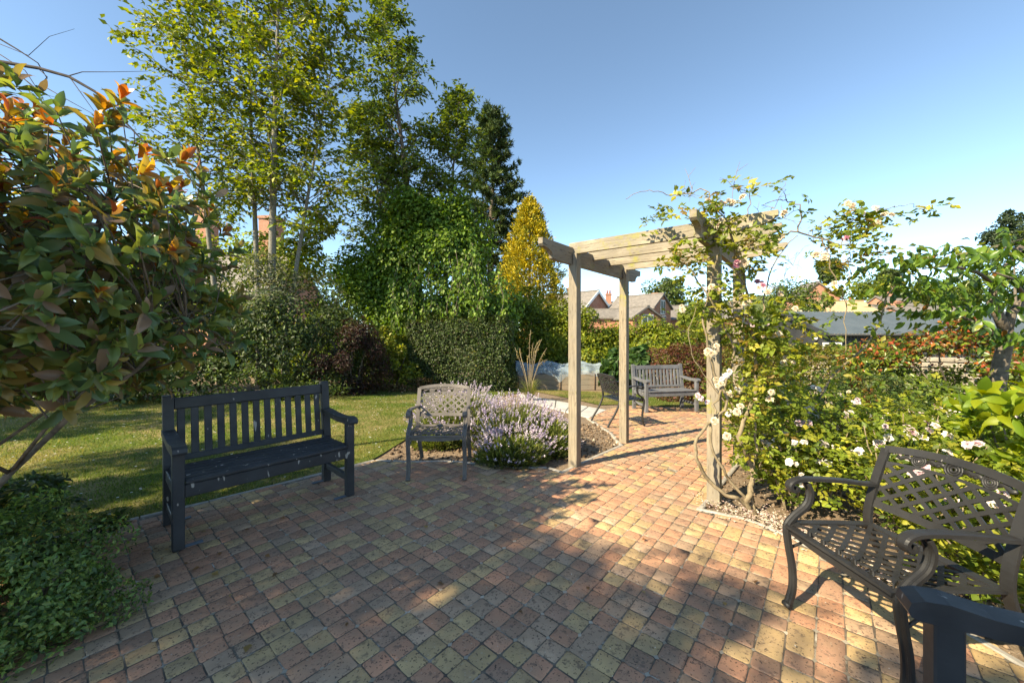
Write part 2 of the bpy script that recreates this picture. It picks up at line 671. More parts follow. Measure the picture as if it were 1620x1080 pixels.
def shrub(name, label, cat, centre, radii, n, L, W, pal, wts=None, mat='leaf', shape='rhomb', lumps=26, lump_r=0.36, droop=0.2, group=None,
          stems=6, inner=0.25, var=0.25, boxy=None, stem_mat='bark', zmin=None, part='foliage', top_cols=None):
    """a bush: an Empty at its base with a foliage part and stem parts"""
    reseed(label)
    cx, cy, cz = centre
    base = (cx, cy, gz(cx, cy))
    root = empty(name, base, 0, label, cat, group)
    zm = base[2] + 0.02 if zmin is None else zmin
    if boxy is None:
        P, out = lumps_points(centre, radii, n, lumps, lump_r, 0.85, inner, zm)
    else:
        # clipped hedge: points spread over the faces of a soft box, with a wobbly surface
        q = RNG.uniform(-1, 1, (n, 3))
        ax = RNG.choice(3, n, p=boxy)
        sg = np.where(RNG.random(n) < 0.75, -1.0, 1.0)
        sg = np.where(ax == 2, 1.0, sg)
        sg = np.where(ax == 0, np.sign(q[:, 0]), sg)
        q[np.arange(n), ax] = sg
        wob = 1 + 0.07 * np.sin(q[:, [0]] * 5.1 + 1.3) * np.cos(q[:, [2]] * 4.3 + q[:, [1]] * 3) + 0.05 * np.sin(q[:, [0]] * 13 + q[:, [2]] * 9)
        out = nrm(np.where(np.arange(3)[None] == ax[:, None], q, 0) + q * 0.15)
        e = (np.abs(q) ** 5).sum(1, keepdims=True) ** 0.2
        q = q / np.maximum(e, 1) * wob
        q *= np.where(RNG.random((n, 1)) < 0.3, RNG.uniform(0.72, 0.95, (n, 1)), RNG.uniform(0.95, 1.04, (n, 1)))
        P = np.asarray(centre) + q * np.asarray(radii)
        keep = P[:, 2] > zm
        P, out = P[keep], out[keep]
    A, Nn = orient(out, droop)
    n2 = len(P)
    C = pick_cols(n2, pal, wts, var)
    if top_cols is not None:
        hgt = (P[:, 2] - cz) / radii[2]
        m = RNG.random(n2) < np.clip((hgt - top_cols[1]) * 2.0, 0, top_cols[2])
        C[m] = pick_cols(int(m.sum()), top_cols[0], None, var)
    sz = RNG.uniform(0.65, 1.25, n2)
    o = link(part, leaf_mesh(name, P, A, Nn, L * sz, W * sz, C, shape, base), mat, root)
    o['kind'] = 'stuff'
    for i in range(stems):
        a = RNG.uniform(0, 2 * math.pi)
        r0 = RNG.uniform(0, 0.25)
        tip = (math.cos(a) * radii[0] * 0.6, math.sin(a) * radii[1] * 0.6, cz - base[2] + radii[2] * RNG.uniform(-0.1, 0.6))
        st = (math.cos(a) * r0 * radii[0], math.sin(a) * r0 * radii[1], -0.03)
        pts = []
        for k in range(6):
            t = k / 5
            pts.append((st[0] + (tip[0] - st[0]) * t ** 1.4 + RNG.normal(0, 0.03) * radii[0], st[1] + (tip[1] - st[1]) * t ** 1.4, st[2] + (tip[2] - st[2]) * t))
        r = 0.012 + 0.014 * radii[2]
        MB().tube(pts, [r * (1 - 0.7 * k / 5) for k in range(6)], 6).build('stem', stem_mat, root, True)
    return root


# ------------------------------------------------------------------ ground, lawn, patio
def poly_inside(pts, poly):
    x, y = pts[:, 0], pts[:, 1]
    ins = np.zeros(len(pts), bool)
    n = len(poly)
    j = n - 1
    for i in range(n):
        xi, yi = poly[i]
        xj, yj = poly[j]
        c = ((yi > y) != (yj > y)) & (x < (xj - xi) * (y - yi) / (yj - yi + 1e-12) + xi)
        ins ^= c
        j = i
    return ins


def sheet(name, poly, dz, mat, step=0.25, kind='structure'):
    """a ground sheet cut to an outline (mathutils tessellation of the outline plus inner grid rows)"""
    from mathutils.geometry import delaunay_2d_cdt
    poly = [tuple(p) for p in poly]
    dense = []
    for i, p in enumerate(poly):
        q = poly[(i + 1) % len(poly)]
        m = max(1, int(math.dist(p, q) / step))
        for k in range(m):
            dense.append((p[0] + (q[0] - p[0]) * k / m, p[1] + (q[1] - p[1]) * k / m))
    xs, ys = [p[0] for p in poly], [p[1] for p in poly]
    gx, gy = np.meshgrid(np.arange(min(xs), max(xs), step), np.arange(min(ys), max(ys), step))
    gp = np.stack([gx.ravel(), gy.ravel()], 1)
    gp = gp[poly_inside(gp, poly)]
    vin = [Vector(p) for p in dense] + [Vector((p[0], p[1])) for p in gp]
    n = len(dense)
    r = delaunay_2d_cdt(vin, [(i, (i + 1) % n) for i in range(n)], [list(range(n))], 1, 1e-5)
    vv = [(p.x, p.y, gz(p.x, p.y) + dz) for p in r[0]]
    me = bpy.data.meshes.new(name)
    me.from_pydata(vv, [], [tuple(f) for f in r[2]])
    me.update()
    if me.polygons and me.polygons[0].normal.z < 0:
        me.flip_normals()
    o = link(name, me, mat)
    o['kind'] = kind
    return o


def make_ground():
    xs = np.concatenate([np.linspace(-900, -20, 12), np.arange(-18, 18.1, 0.75), np.linspace(20, 900, 12)])
    ys = np.concatenate([np.linspace(-300, -8, 6), np.arange(-6, 30.1, 0.75), np.linspace(32, 1500, 14)])
    V = [(x, y, gz(x, y) - 0.004) for y in ys for x in xs]
    nx = len(xs)
    Fs = [(j * nx + i, j * nx + i + 1, (j + 1) * nx + i + 1, (j + 1) * nx + i) for j in range(len(ys) - 1) for i in range(nx - 1)]
    o = MB().add(V, Fs).build('ground', 'soil', None, True)
    o['kind'] = 'structure'
    me = o.data
    me.materials.append(MATS['far_field'])
    for p in me.polygons:
        if p.center.y > 26 or abs(p.center.x) > 17:
            p.material_index = 1


make_ground()

EDGE_BACK = [(-4.6, 1.05), (-3.6, 2.03), (-2.77, 2.84), (-2.468, 3.112), (-1.974, 3.614), (-1.478, 4.115), (-1.063, 4.065), (-0.651, 4.095), (-0.013, 3.90), (0.36, 3.90), (0.495, 3.758)]
P_LEFT = [(0.495, 3.758), (0.93, 4.28), (1.42, 4.87)]
P_LEFT2 = [(1.42, 4.87), G(968, 686), G(949, 674), G(931, 662)]
FAR_EDGE = [G(931, 662), G(955, 649), G(985, 642), G(1035, 644), G(1090, 646), G(1150, 648)]
P_RIGHT = [(1.44, 2.99), (1.95, 3.60), (2.5, 4.26), (3.1, 5.0)]
BED_EDGE = [(1.44, 2.99), (1.723, 2.828), (1.80, 2.72), (1.88, 2.55), (1.96, 2.3), (2.06, 1.9), (2.14, 1.4), (2.2, 0.7), (2.2, -2.2)]
PATIO = EDGE_BACK + P_LEFT[1:] + P_LEFT2[1:] + FAR_EDGE[1:] + [(FAR_EDGE[-1][0] + 0.5, FAR_EDGE[-1][1] - 0.9)] + P_RIGHT[::-1] + BED_EDGE[1:] + [(-4.6, -2.2)]
LAWN = [(-4.62, 1.08), (-3.62, 2.06), (-2.80, 2.875), (-2.5, 3.15), (-2.0, 3.655), (-1.53, 4.14), G(600, 722), G(645, 694), (-1.12, 5.5), (-0.7, 6.2), G(790, 628), G(838, 618), G(905, 631),
        G(948, 641), G(985, 640), G(1035, 642.5), G(1090, 644.5), G(1150, 646.5), (6.4, 8.6), (6.2, 10.4), (4.0, 11.2), (2.6, 10.8), (0.3, 11.2), (-1.6, 10.6), (-3.4, 10.6), (-4.2, 9.3), (-6.5, 8.3), (-9.5, 7.2), (-13, 6.6), (-13, 0.5)]

patio = sheet('patio', PATIO, 0.0132, 'joint', 0.4)
tag(patio, 'block paved patio and garden path of tumbled red, buff and grey setts', 'patio')
lawn = sheet('lawn', LAWN, 0.012, 'lawn', 0.4)
tag(lawn, 'mown summer lawn with dry straw coloured patches and clover', 'lawn')


def make_setts():
    cell = 0.104
    pal = [((0.52, 0.345, 0.17), 0.29), ((0.52, 0.25, 0.15), 0.37), ((0.44, 0.285, 0.19), 0.20), ((0.38, 0.21, 0.14), 0.14)]
    cols = [c for c, _ in pal]
    wt = np.array([w for _, w in pal])
    wt = wt / wt.sum()
    # unit sett: tumbled block with a rounded rim, length along the path = a, across = b
    def unit(a, b, col, k):
        rr = random.Random(k)
        ch = 0.007
        V, T = [], []
        for (ins, z) in ((0.0, -0.026), (0.0, -0.0045), (0.0022, -0.0015), (ch, 0.0)):
            for sx, sy in ((-1, -1), (1, -1), (1, 1), (-1, 1)):
                jx, jy = rr.uniform(-.0025, .0025), rr.uniform(-.0025, .0025)
                cut = 0.006 if ins < ch else 0.004
                # two points per corner so that corners read as worn round
                px, py = sx * (a / 2 - ins), sy * (b / 2 - ins)
                if sx * sy < 0:
                    pair = ((px, py - sy * cut), (px - sx * cut, py)) if sx < 0 else ((px - sx * cut, py), (px, py - sy * cut))
                else:
                    pair = ((px, py - sy * cut), (px - sx * cut, py)) if sx > 0 else ((px, py - sy * cut), (px - sx * cut, py))
                if (sx, sy) in ((-1, -1), (1, 1)):
                    pair = ((px, py - sy * cut), (px - sx * cut, py))
                else:
                    pair = ((px - sx * cut, py), (px, py - sy * cut))
                for q in pair:
                    V.append((q[0] + jx, q[1] + jy, z + rr.uniform(-.0008, .0008)))
        n = 8
        for lv in range(3):
            for i in range(n):
                j = (i + 1) % n
                T += [(lv * n + i, lv * n + j, (lv + 1) * n + j), (lv * n + i, (lv + 1) * n + j, (lv + 1) * n + i)]
        V.append((0, 0, 0.0004))
        for i in range(n):
            T.append((3 * n + i, 3 * n + (i + 1) % n, 4 * n))
        return np.array(V), np.array(T)

    items = []
    rr = random.Random(3)
    # rows run along the path
    C0 = np.array([0.495, 3.758])
    for r in range(-60, 60):
        s = -60 * cell + rr.uniform(-0.006, 0.006)
        while s < 70 * cell:
            ln = cell * (2 if rr.random() < 0.05 else 1)
            a, b = s + ln / 2, (r + 0.5) * cell
            p = C0 + U * a + Vv * b
            items.append((p[0], p[1], ln, a))
            s += ln
    pts = np.array([(i[0], i[1]) for i in items])
    ins = poly_inside(pts, PATIO) & (pts[:, 1] > -1.2)
    ang = math.atan2(U[1], U[0])
    cand = []
    for k in np.nonzero(ins)[0]:
        x, y, ln, a = items[k]
        sx, sy = (810 + F * x / max(y, 0.05)), (HZ + F * (CAMH - gz(x, y)) / max(y, 0.05))
        vis = y > 0.3 and 150 < sx < 1600 and sy < 1085
        cand.append((0 if vis else 1, -sy, k))
    cand.sort()
    meshes = {}
    for ln in (cell, 2 * cell):
        for ci, c in enumerate(cols):
            for v in range(3):
                V, T = unit(ln - 0.0035, cell - 0.0035, c, hash((round(ln, 3), ci, v)) % 9999)
                cc = np.clip(np.array(c) * (0.9 + 0.1 * v), 0, 1)
                meshes[(ln, ci, v)] = (V, T, cc)
    me_cache = {}
    Vs, Ts, Cs, off = [], [], [], 0
    n_obj = 0
    for vis, _, k in cand:
        x, y, ln, a = items[k]
        ci = int(RNG.choice(4, p=wt))
        v = rr.randrange(3)
        z = gz(x, y) + 0.016 + rr.gauss(0, 0.0006)
        rz = ang + rr.gauss(0, 0.008) + (math.pi if rr.random() < .5 else 0)
        tx, ty = rr.gauss(0, 0.0025), rr.gauss(0, 0.0025)
        V, T, cc = meshes[(ln, ci, v)]
        if n_obj < 300:
            key = (ln, ci, v)
            if key not in me_cache:
                me_cache[key] = tri_mesh('paving_sett', V, T, np.repeat(cc[None], len(V), 0))
            o = link('paving_sett', me_cache[key], 'sett', patio)
            o.location = (x, y, z)
            o.rotation_euler = (tx, ty, rz)
            n_obj += 1
            continue
        ca, sa = math.cos(rz), math.sin(rz)
        W = np.empty_like(V)
        W[:, 0] = x + V[:, 0] * ca - V[:, 1] * sa
        W[:, 1] = y + V[:, 0] * sa + V[:, 1] * ca
        W[:, 2] = z + V[:, 2] + V[:, 0] * tx + V[:, 1] * ty - (0.05 * (V[:, 0]) if (x * U[0] + y * U[1]) > 3.7 else 0)
        Vs.append(W)
        Ts.append(T + off)
        Cs.append(np.repeat((cc * rr.uniform(0.9, 1.1))[None], len(V), 0))
        off += len(V)
    # pale sand left in the corners where four setts meet
    P, L = [], []
    for r in range(-60, 61):
        for k in range(-60, 71):
            p = C0 + U * (k * cell) + Vv * (r * cell)
            if rr.random() < 0.5:
                P.append(p)
    P = np.array(P)
    P = P[poly_inside(P, PATIO) & (P[:, 1] > 0.5)]
    n = len(P)
    z = np.array([gz(a, b) for a, b in P]) + 0.0152
    dirs = [(U, 1), (-U, 1), (Vv, 1), (-Vv, 1)]
    sz = RNG.uniform(0.008, 0.017, (n, 4))
    V = np.zeros((n, 5, 3))
    V[:, 0, :2] = P
    for i, (d, _) in enumerate(((U, 0), (Vv, 0), (-U, 0), (-Vv, 0))):
        V[:, i + 1, :2] = P + d[None] * sz[:, i:i + 1]
    V[:, :, 2] = z[:, None]
    V[:, 0, 2] += 0.0006
    T = np.array([(0, 2, 1), (0, 3, 2), (0, 4, 3), (0, 1, 4)])[None] + (np.arange(n) * 5)[:, None, None]
    so = link('joint_sand', tri_mesh('joint_sand', V.reshape(-1, 3), T.reshape(-1, 3), np.repeat(pick_cols(n, [(0.46, 0.40, 0.32), (0.34, 0.28, 0.21)], None, 0.15), 5, 0)), 'petal', patio)
    so['kind'] = 'stuff'
    o = link('sett_paving', tri_mesh('sett_paving', np.concatenate(Vs), np.concatenate(Ts), np.concatenate(Cs)), 'sett', patio)
    o['kind'] = 'stuff'


make_setts()


def edging(name, line, label, w=0.042, h=0.02, piece=0.9, mat='concrete', side=1):
    root = empty(name, (0, 0, 0), 0, label, 'edging')
    root['kind'] = 'structure'
    pts = [Vector(p) for p in line]
    run = []
    for a, b in zip(pts[:-1], pts[1:]):
        m = max(1, int(round((b - a).length / piece)))
        for k in range(m):
            run.append((a + (b - a) * (k / m), a + (b - a) * ((k + 1) / m)))
    for a, b in run:
        t = (b - a).normalized()
        nn = Vector((-t.y, t.x)) * side
        a2, b2 = a + t * 0.004, b - t * 0.004
        m = MB()
        za, zb = gz(a.x, a.y), gz(b.x, b.y)
        vs = []
        for p, z in ((a2, za), (b2, zb)):
            for o_, hh in ((0, -0.05), (w, -0.05), (w, h - 0.006), (w - 0.008, h), (0.008, h), (0, h - 0.006)):
                q = p + nn * o_
                vs.append((q.x, q.y, z + hh + random.uniform(-.001, .001)))
        fs = [(i, (i + 1) % 6, 6 + (i + 1) % 6, 6 + i) for i in range(6)] + [tuple(range(6)), tuple(range(6, 12))]
        m.add(vs, fs).build('edging_block', mat, root)
    return root


edging('patio_edging', EDGE_BACK, 'pale concrete edging between the patio and the lawn and lavender bed')
edging('path_edging', P_LEFT + P_LEFT2[1:], 'pale concrete edging of the lavender bed beside the pergola path')
edging('path_edging', P_RIGHT, 'pale concrete edging of the rose bed beside the pergola path', side=-1)
edging('bed_edging', BED_EDGE[:-1], 'pale concrete edging of the rose bed round the patio', w=0.04, h=0.022, side=1)


def make_slabs():
    root = empty('garden_path', (0, 0, 0), 0, 'grey flagstone path past the raised vegetable bed', 'path')
    root['kind'] = 'structure'
    a0, a1 = Vector(G(818, 623)), Vector(G(960, 650))
    b0, b1 = Vector(G(833, 636)), Vector(G(934, 662))
    n = 6
    for i in range(n):
        t0, t1 = i / n + 0.006, (i + 1) / n - 0.006
        q = [a0.lerp(a1, t0), a0.lerp(a1, t1), b0.lerp(b1, t1), b0.lerp(b1, t0)]
        m = MB()
        vs = [(p.x, p.y, gz(p.x, p.y) - 0.03) for p in q] + [(p.x, p.y, gz(p.x, p.y) + 0.022) for p in q]
        m.add(vs, [(3, 2, 1, 0), (4, 5, 6, 7), (0, 1, 5, 4), (1, 2, 6, 5), (2, 3, 7, 6), (3, 0, 4, 7)]).build('paving_slab', 'slab', root)


make_slabs()


# ------------------------------------------------------------------ timber pergola
def make_pergola():
    p1 = np.array([0.655, 3.99])
    root = empty('pergola', (p1[0], p1[1], 0), math.atan2(U[1], U[0]) - math.pi / 2 + math.radians(1.6),
                 'weathered timber pergola arch on four posts over the brick path', 'pergola')
    # local frame: x across the path (to the right), y along the path
    W, D, s = 1.31, 1.33, 0.098
    for ix in (0, 1):
        for iy in (0, 1):
            wx = p1 + Vv * W * ix + U * D * iy
            z0 = gz(wx[0], wx[1]) - 0.06
            m = MB()
            x, y = W * ix, D * iy
            # lower shaft, then a half-width tenon beside the beam
            m.box((x, y, (z0 + 2.10) / 2), (s, s, 2.10 - z0), 0.004)
            m.build('post', 'timber_z', root)
            MB().box((x + 0.026, y, 2.155), (s * 0.47, s * 0.985, 0.118), 0.003).build('post_tenon', 'timber_z', root)
    for ix in (0, 1):
        x = W * ix
        y0, y1 = -0.60, D + 0.62
        zb, zt = 2.10, 2.275
        def end(y, sg):
            pts = [(y, zt), (y, zt - 0.055)]
            for k in range(7):
                a = math.pi / 2 * k / 6
                pts.append((y + sg * (0.02 + 0.17 * math.sin(a) ** 1.0 * 1.0), zt - 0.055 - 0.02 - (zt - 0.075 - zb - 0.012) * (1 - math.cos(a))))
            pts.append((y + sg * 0.215, zb))
            return pts
        poly = end(y0, 1) + end(y1, -1)[::-1]
        MB().prism(poly, 0, x - 0.0515, x - 0.003).build('side_beam', 'timber_y', root)
    for k in range(4):
        y = D * k / 3
        x0, x1 = -0.054, W + 0.44
        zb, zt = 2.212, 2.328
        poly = [(x0, zt), (x0, zb)]
        q = [(x1 - 0.24, zb)]
        for i in range(7):
            a = math.pi / 2 * i / 6
            q.append((x1 - 0.22 + 0.20 * math.sin(a), zb + 0.012 + (zt - zb - 0.055) * (1 - math.cos(a))))
        q += [(x1, zt - 0.042), (x1, zt)]
        poly += q
        w = 0.045
        MB().prism(poly, 1, y - w / 2, y + w / 2).build('rafter', 'timber_x', root)
    return root


pergola = make_pergola()


# ------------------------------------------------------------------ slatted wooden benches
def make_bench(label, paint, group=None, width=1.10, n_slats=13):
    root = empty('slatted_bench', (0, 0, 0), 0, label, 'bench', group)
    w, hw = 0.062, width / 2
    for sx in (-1, 1):
        MB().box((sx * hw, 0, 0.305), (w, w, 0.61), 0.005).build('leg', paint, root)
        # rear leg and back post in one bent piece
        m = MB()
        poly = [(0.455, 0), (0.515, 0), (0.515, 0.42), (0.575, 0.905), (0.567, 0.918), (0.525, 0.918), (0.517, 0.905), (0.455, 0.42)]
        m.prism(poly, 0, sx * hw - w / 2, sx * hw + w / 2).build('back_post', paint, root)
        # shaped arm with rolled front
        top = [(-0.085, 0.628), (-0.078, 0.652), (-0.05, 0.664), (0.0, 0.668), (0.08, 0.655), (0.18, 0.652), (0.30, 0.658), (0.42, 0.668), (0.535, 0.672)]
        bot = [(0.535, 0.632), (0.42, 0.626), (0.30, 0.614), (0.18, 0.606), (0.06, 0.608), (-0.06, 0.608), (-0.078, 0.614)]
        MB().prism(top + bot, 0, sx * hw - 0.037, sx * hw + 0.037).build('armrest', paint, root)
        MB().box((sx * hw, 0.245, 0.145), (0.036, 0.43, 0.05), 0.004).build('stretcher', paint, root)
        MB().box((sx * hw, 0.245, 0.36), (0.04, 0.43, 0.075), 0.004).build('side_rail', paint, root)
    MB().box((0, -0.006, 0.365), (width - w + 0.004, 0.038, 0.085), 0.005).build('seat_rail', paint, root)
    MB().box((0, 0.475, 0.36), (width - w + 0.004, 0.036, 0.075), 0.004).build('back_seat_rail', paint, root)
    for k in range(6):
        y = -0.015 + k * 0.085
        zz = 0.425 - 0.006 * math.sin(k / 5 * math.pi) - 0.003 * k
        lw = width + (0.0 if 0 < k else -w)
        MB().box((0, y, zz), (lw - (0.0 if k else 0.004), 0.057, 0.024), 0.006).build('seat_slat', paint, root)
    def tilt(z):
        return 0.485 + (z - 0.42) * 0.06 / 0.485
    MB().box((0, tilt(0.855) , 0.852), (width - w + 0.004, 0.034, 0.085), 0.008, Matrix.Rotation(-0.123, 3, 'X')).build('top_rail', paint, root)
    MB().box((0, tilt(0.46), 0.458), (width - w + 0.004, 0.034, 0.045), 0.005, Matrix.Rotation(-0.123, 3, 'X')).build('lower_rail', paint, root)
    span = width - w
    for i in range(n_slats):
        x = -span / 2 + span * (i + 0.5) / n_slats + 0.0
        MB().box((x, tilt(0.645), 0.645), (0.047, 0.02, 0.345), 0.004, Matrix.Rotation(-0.123, 3, 'X')).build('back_slat', paint, root)
    return root


def bench_at(b, fl, fr):
    """place by its two front feet (left and right as seen from the front)"""
    fl, fr = Vector(fl), Vector(fr)
    c = (fl + fr) / 2
    d = (fr - fl).normalized()
    b.location = (c.x, c.y, gz(c.x, c.y) + 0.018)
    b.rotation_euler[2] = math.atan2(d.y, d.x)


benchA = make_bench('dark charcoal slatted wooden bench at the edge of the lawn', 'bench_paint')
bench_at(benchA, (-2.128, 2.43), (-1.378, 3.24))
for sx in (-1, 1):
    for (yy, ex) in ((0.0, 0.09), (0.485, -0.09)):
        MB().box((sx * 0.55 + (0.075 if sx < 0 else -0.075), yy, 0.006), (0.10, 0.035, 0.006), 0.001).build('foot_bracket', 'blue_metal', benchA)
benchE = make_bench('charcoal slatted bench with sunlight painted into its grey, beyond the pergola by the red hedge', 'bench_paint_sunlit')
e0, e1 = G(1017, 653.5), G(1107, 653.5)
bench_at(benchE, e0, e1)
benchD = make_bench('dark charcoal slatted bench close beside the black cast metal chair', 'bench_paint')
# its visible arm end stands at (1.12, 1.05) and the bench faces the patio
dD = Vector((-0.90, 0.43)).normalized()
fD = Vector((1.165, 1.03))
side = Vector((-dD.y, dD.x))          # along the bench
lat = Vector((dD.y * -1, dD.x)) if False else Vector((-0.43, -0.90)).normalized()
b_l, b_r = fD, fD + lat * 1.10
bench_at(benchD, b_l, b_r)


# ------------------------------------------------------------------ cast metal armchairs
def make_chair(label, mat, group=None):
    root = empty('garden_armchair', (0, 0, 0), 0, label, 'chair', group)
    hw = 0.262
    grooved = [(-0.019, -0.008), (0.019, -0.008), (0.019, 0.007), (0.010, 0.009), (0.004, 0.003), (-0.004, 0.003), (-0.010, 0.009), (-0.019, 0.007)]

    def smooth(pts, n=5):
        P = [Vector(p) for p in pts]
        out = []
        for i in range(len(P) - 1):
            p0, p1, p2, p3 = P[max(i - 1, 0)], P[i], P[i + 1], P[min(i + 2, len(P) - 1)]
            for k in range(n):
                t = k / n
                out.append(0.5 * ((2 * p1) + (p2 - p0) * t + (2 * p0 - 5 * p1 + 4 * p2 - p3) * t * t + (3 * p1 - p0 - 3 * p2 + p3) * t ** 3))
        out.append(P[-1])
        return out

    for sx in (-1, 1):
        x = sx * hw
        front = smooth([(x, -0.170, 0.622), (x, -0.150, 0.575), (x, -0.168, 0.51), (x, -0.235, 0.455), (x, -0.272, 0.405), (x, -0.266, 0.32), (x, -0.245, 0.2), (x, -0.243, 0.1), (x, -0.262, 0.03), (x, -0.268, 0.0)])
        leg = MB().sweep(front, grooved, (1, 0, 0)).build('front_leg', mat, root, False)
        MB().tube([(x - 0.019, -0.272, 0.014), (x + 0.019, -0.272, 0.014)], 0.014, 8).build('scroll_foot', mat, leg, True)
        rear = smooth([(x, 0.385, 0.0), (x, 0.345, 0.08), (x, 0.25, 0.22), (x, 0.18, 0.36), (x, 0.165, 0.46), (x, 0.205, 0.62), (x, 0.268, 0.785)])
        MB().sweep(rear, grooved, (1, 0, 0)).build('back_leg', mat, root, False)
        arm = smooth([(x, 0.20, 0.605), (x, 0.13, 0.612), (x, 0.02, 0.628), (x, -0.12, 0.640), (x, -0.215, 0.640), (x, -0.258, 0.618), (x, -0.252, 0.590), (x, -0.228, 0.588), (x, -0.222, 0.606)])
        MB().sweep(arm, [(-0.021, -0.008), (0.021, -0.008), (0.021, 0.006), (0.012, 0.010), (-0.012, 0.010), (-0.021, 0.006)], (1, 0, 0)).build('armrest', mat, root, False)
        brace = smooth([(x, -0.25, 0.30), (x * 0.97, -0.16, 0.345), (x * 0.93, -0.1, 0.405)])
        MB().tube(brace, 0.007, 6).build('brace', mat, root, True)

    # seat: a dished lattice panel inside a rim
    def seat(s, t):
        return Vector((s * (hw - 0.012), -0.272 + t * 0.43, 0.432 - 0.022 * t - 0.02 * (1 - s * s) * math.sin(math.pi * t) + (-0.018 if t < 0.03 else 0)))

    def back(s, t):
        z = 0.515 + t * (0.268 + 0.022 * (1 - s * s))
        y = 0.160 + (z - 0.46) * 0.33 + 0.03 * (1 - s * s)
        return Vector((s * (hw - 0.004), y, z))

    def strip(f, a, b, w, th, nm, parent, n=9, up=None):
        pts = [f(a[0] + (b[0] - a[0]) * k / n, a[1] + (b[1] - a[1]) * k / n) for k in range(n + 1)]
        sides = []
        for k in range(n + 1):
            s, t = a[0] + (b[0] - a[0]) * k / n, a[1] + (b[1] - a[1]) * k / n
            e = 1e-3
            ds, dt = f(s + e, t) - f(s - e, t), f(s, t + e) - f(s, t - e)
            nn = ds.cross(dt).normalized()
            tt = (pts[min(k + 1, n)] - pts[max(k - 1, 0)]).normalized()
            sides.append(nn.cross(tt))
        return MB().sweep(pts, [(-w / 2, -th / 2), (w / 2, -th / 2), (w / 2, th / 2), (-w / 2, th / 2)], sides).build(nm, mat, parent)

    def lattice(f, t0, t1, nbars, slope, w, th, nm, parent):
        # two families of diagonals clipped to the panel
        for fam in (1, -1):
            for i in range(nbars):
                c = -1 - slope + (2 + 2 * slope) * (i + 0.5) / nbars
                # line s = c + fam * slope * (2 t' - 1), t' in 0..1
                tp = []
                for k in range(41):
                    t_ = k / 40
                    s = c + fam * slope * (2 * t_ - 1)
                    if -0.97 <= s <= 0.97:
                        tp.append((s, t0 + (t1 - t0) * t_))
                if len(tp) > 4:
                    th2 = th if fam > 0 else th * 0.8
                    strip(f, tp[0], tp[-1], w, th2, nm, parent, 6)

    for a, b in (((-1, 0.0), (1, 0.0)), ((-1, 1.0), (1, 1.0))):
        strip(seat, a, b, 0.042, 0.012, 'seat_rail', root, 10)
    for a, b in (((-1, 0), (-1, 1)), ((1, 0), (1, 1))):
        strip(seat, a, b, 0.032, 0.011, 'seat_rim', root, 10)
    MB().sweep([seat(-1 + 2 * k / 10, 0) + Vector((0, 0.004, -0.014 - 0.016 * (1 - (1 - 2 * k / 10) ** 2))) for k in range(11)], [(-0.006, -0.018), (0.006, -0.018), (0.006, 0.018), (-0.006, 0.018)], (0, 1, 0)).build('seat_apron', mat, root)
    lattice(seat, 0.03, 0.97, 11, 0.62, 0.019, 0.007, 'seat_lattice_bar', root)
    strip(back, (-1, 0), (1, 0), 0.034, 0.014, 'lower_back_rail', root, 10)
    strip(back, (-1.02, 1.0), (1.02, 1.0), 0.034, 0.018, 'top_back_rail', root, 14)
    strip(back, (-1, 0.76), (1, 0.76), 0.013, 0.009, 'ornament_rail', root, 12)
    lattice(back, 0.03, 0.76, 10, 0.52, 0.0175, 0.008, 'back_lattice_bar', root)
    for s0, r0 in ((-0.5, 0.026), (0.0, 0.032), (0.5, 0.026)):
        c = back(s0, 0.875)
        ex, ez = (back(s0 + 0.01, 0.875) - c).normalized(), (back(s0, 0.9) - c).normalized()
        m = MB()
        for rr in (1.0, 0.66, 0.33):
            m.tube([c + ex * (math.cos(a) * r0 * rr) + ez * (math.sin(a) * r0 * rr) for a in [2 * math.pi * k / 14 for k in range(15)]], 0.0055, 5, False)
        for sg in (-1, 1):
            m.sweep([c + ex * sg * r0, c + ex * sg * (r0 + 0.022) + ez * 0.012, c + ex * sg * (r0 + 0.045) - ez * 0.004, c + ex * sg * (r0 + 0.062) + ez * 0.006],
                    [(-0.009, -0.003), (0.009, -0.003), (0.009, 0.003), (-0.009, 0.003)], ez)
        m.build('rose_ornament', mat, root, True)
    return root


chairB = make_chair('dusty grey-brown cast metal lattice armchair standing beside the lavender', 'cast_metal_dusty')
chairB.location = (-0.715, 3.825, gz(-0.7, 3.8) + 0.019)
chairB.rotation_euler[2] = math.radians(2)
chairC = make_chair('black cast metal lattice armchair in front of the rose bushes on the patio', 'cast_metal')
chairC.location = (1.67, 1.675, 0.019)
chairC.rotation_euler[2] = math.radians(-86)
fx = G(966, 672)
chairF = make_chair('black cast metal lattice armchair seen side-on just beyond the pergola posts', 'cast_metal')
chairF.location = (fx[0] + 0.17, fx[1] + 0.06, gz(*fx) + 0.019)
chairF.rotation_euler[2] = math.radians(106)


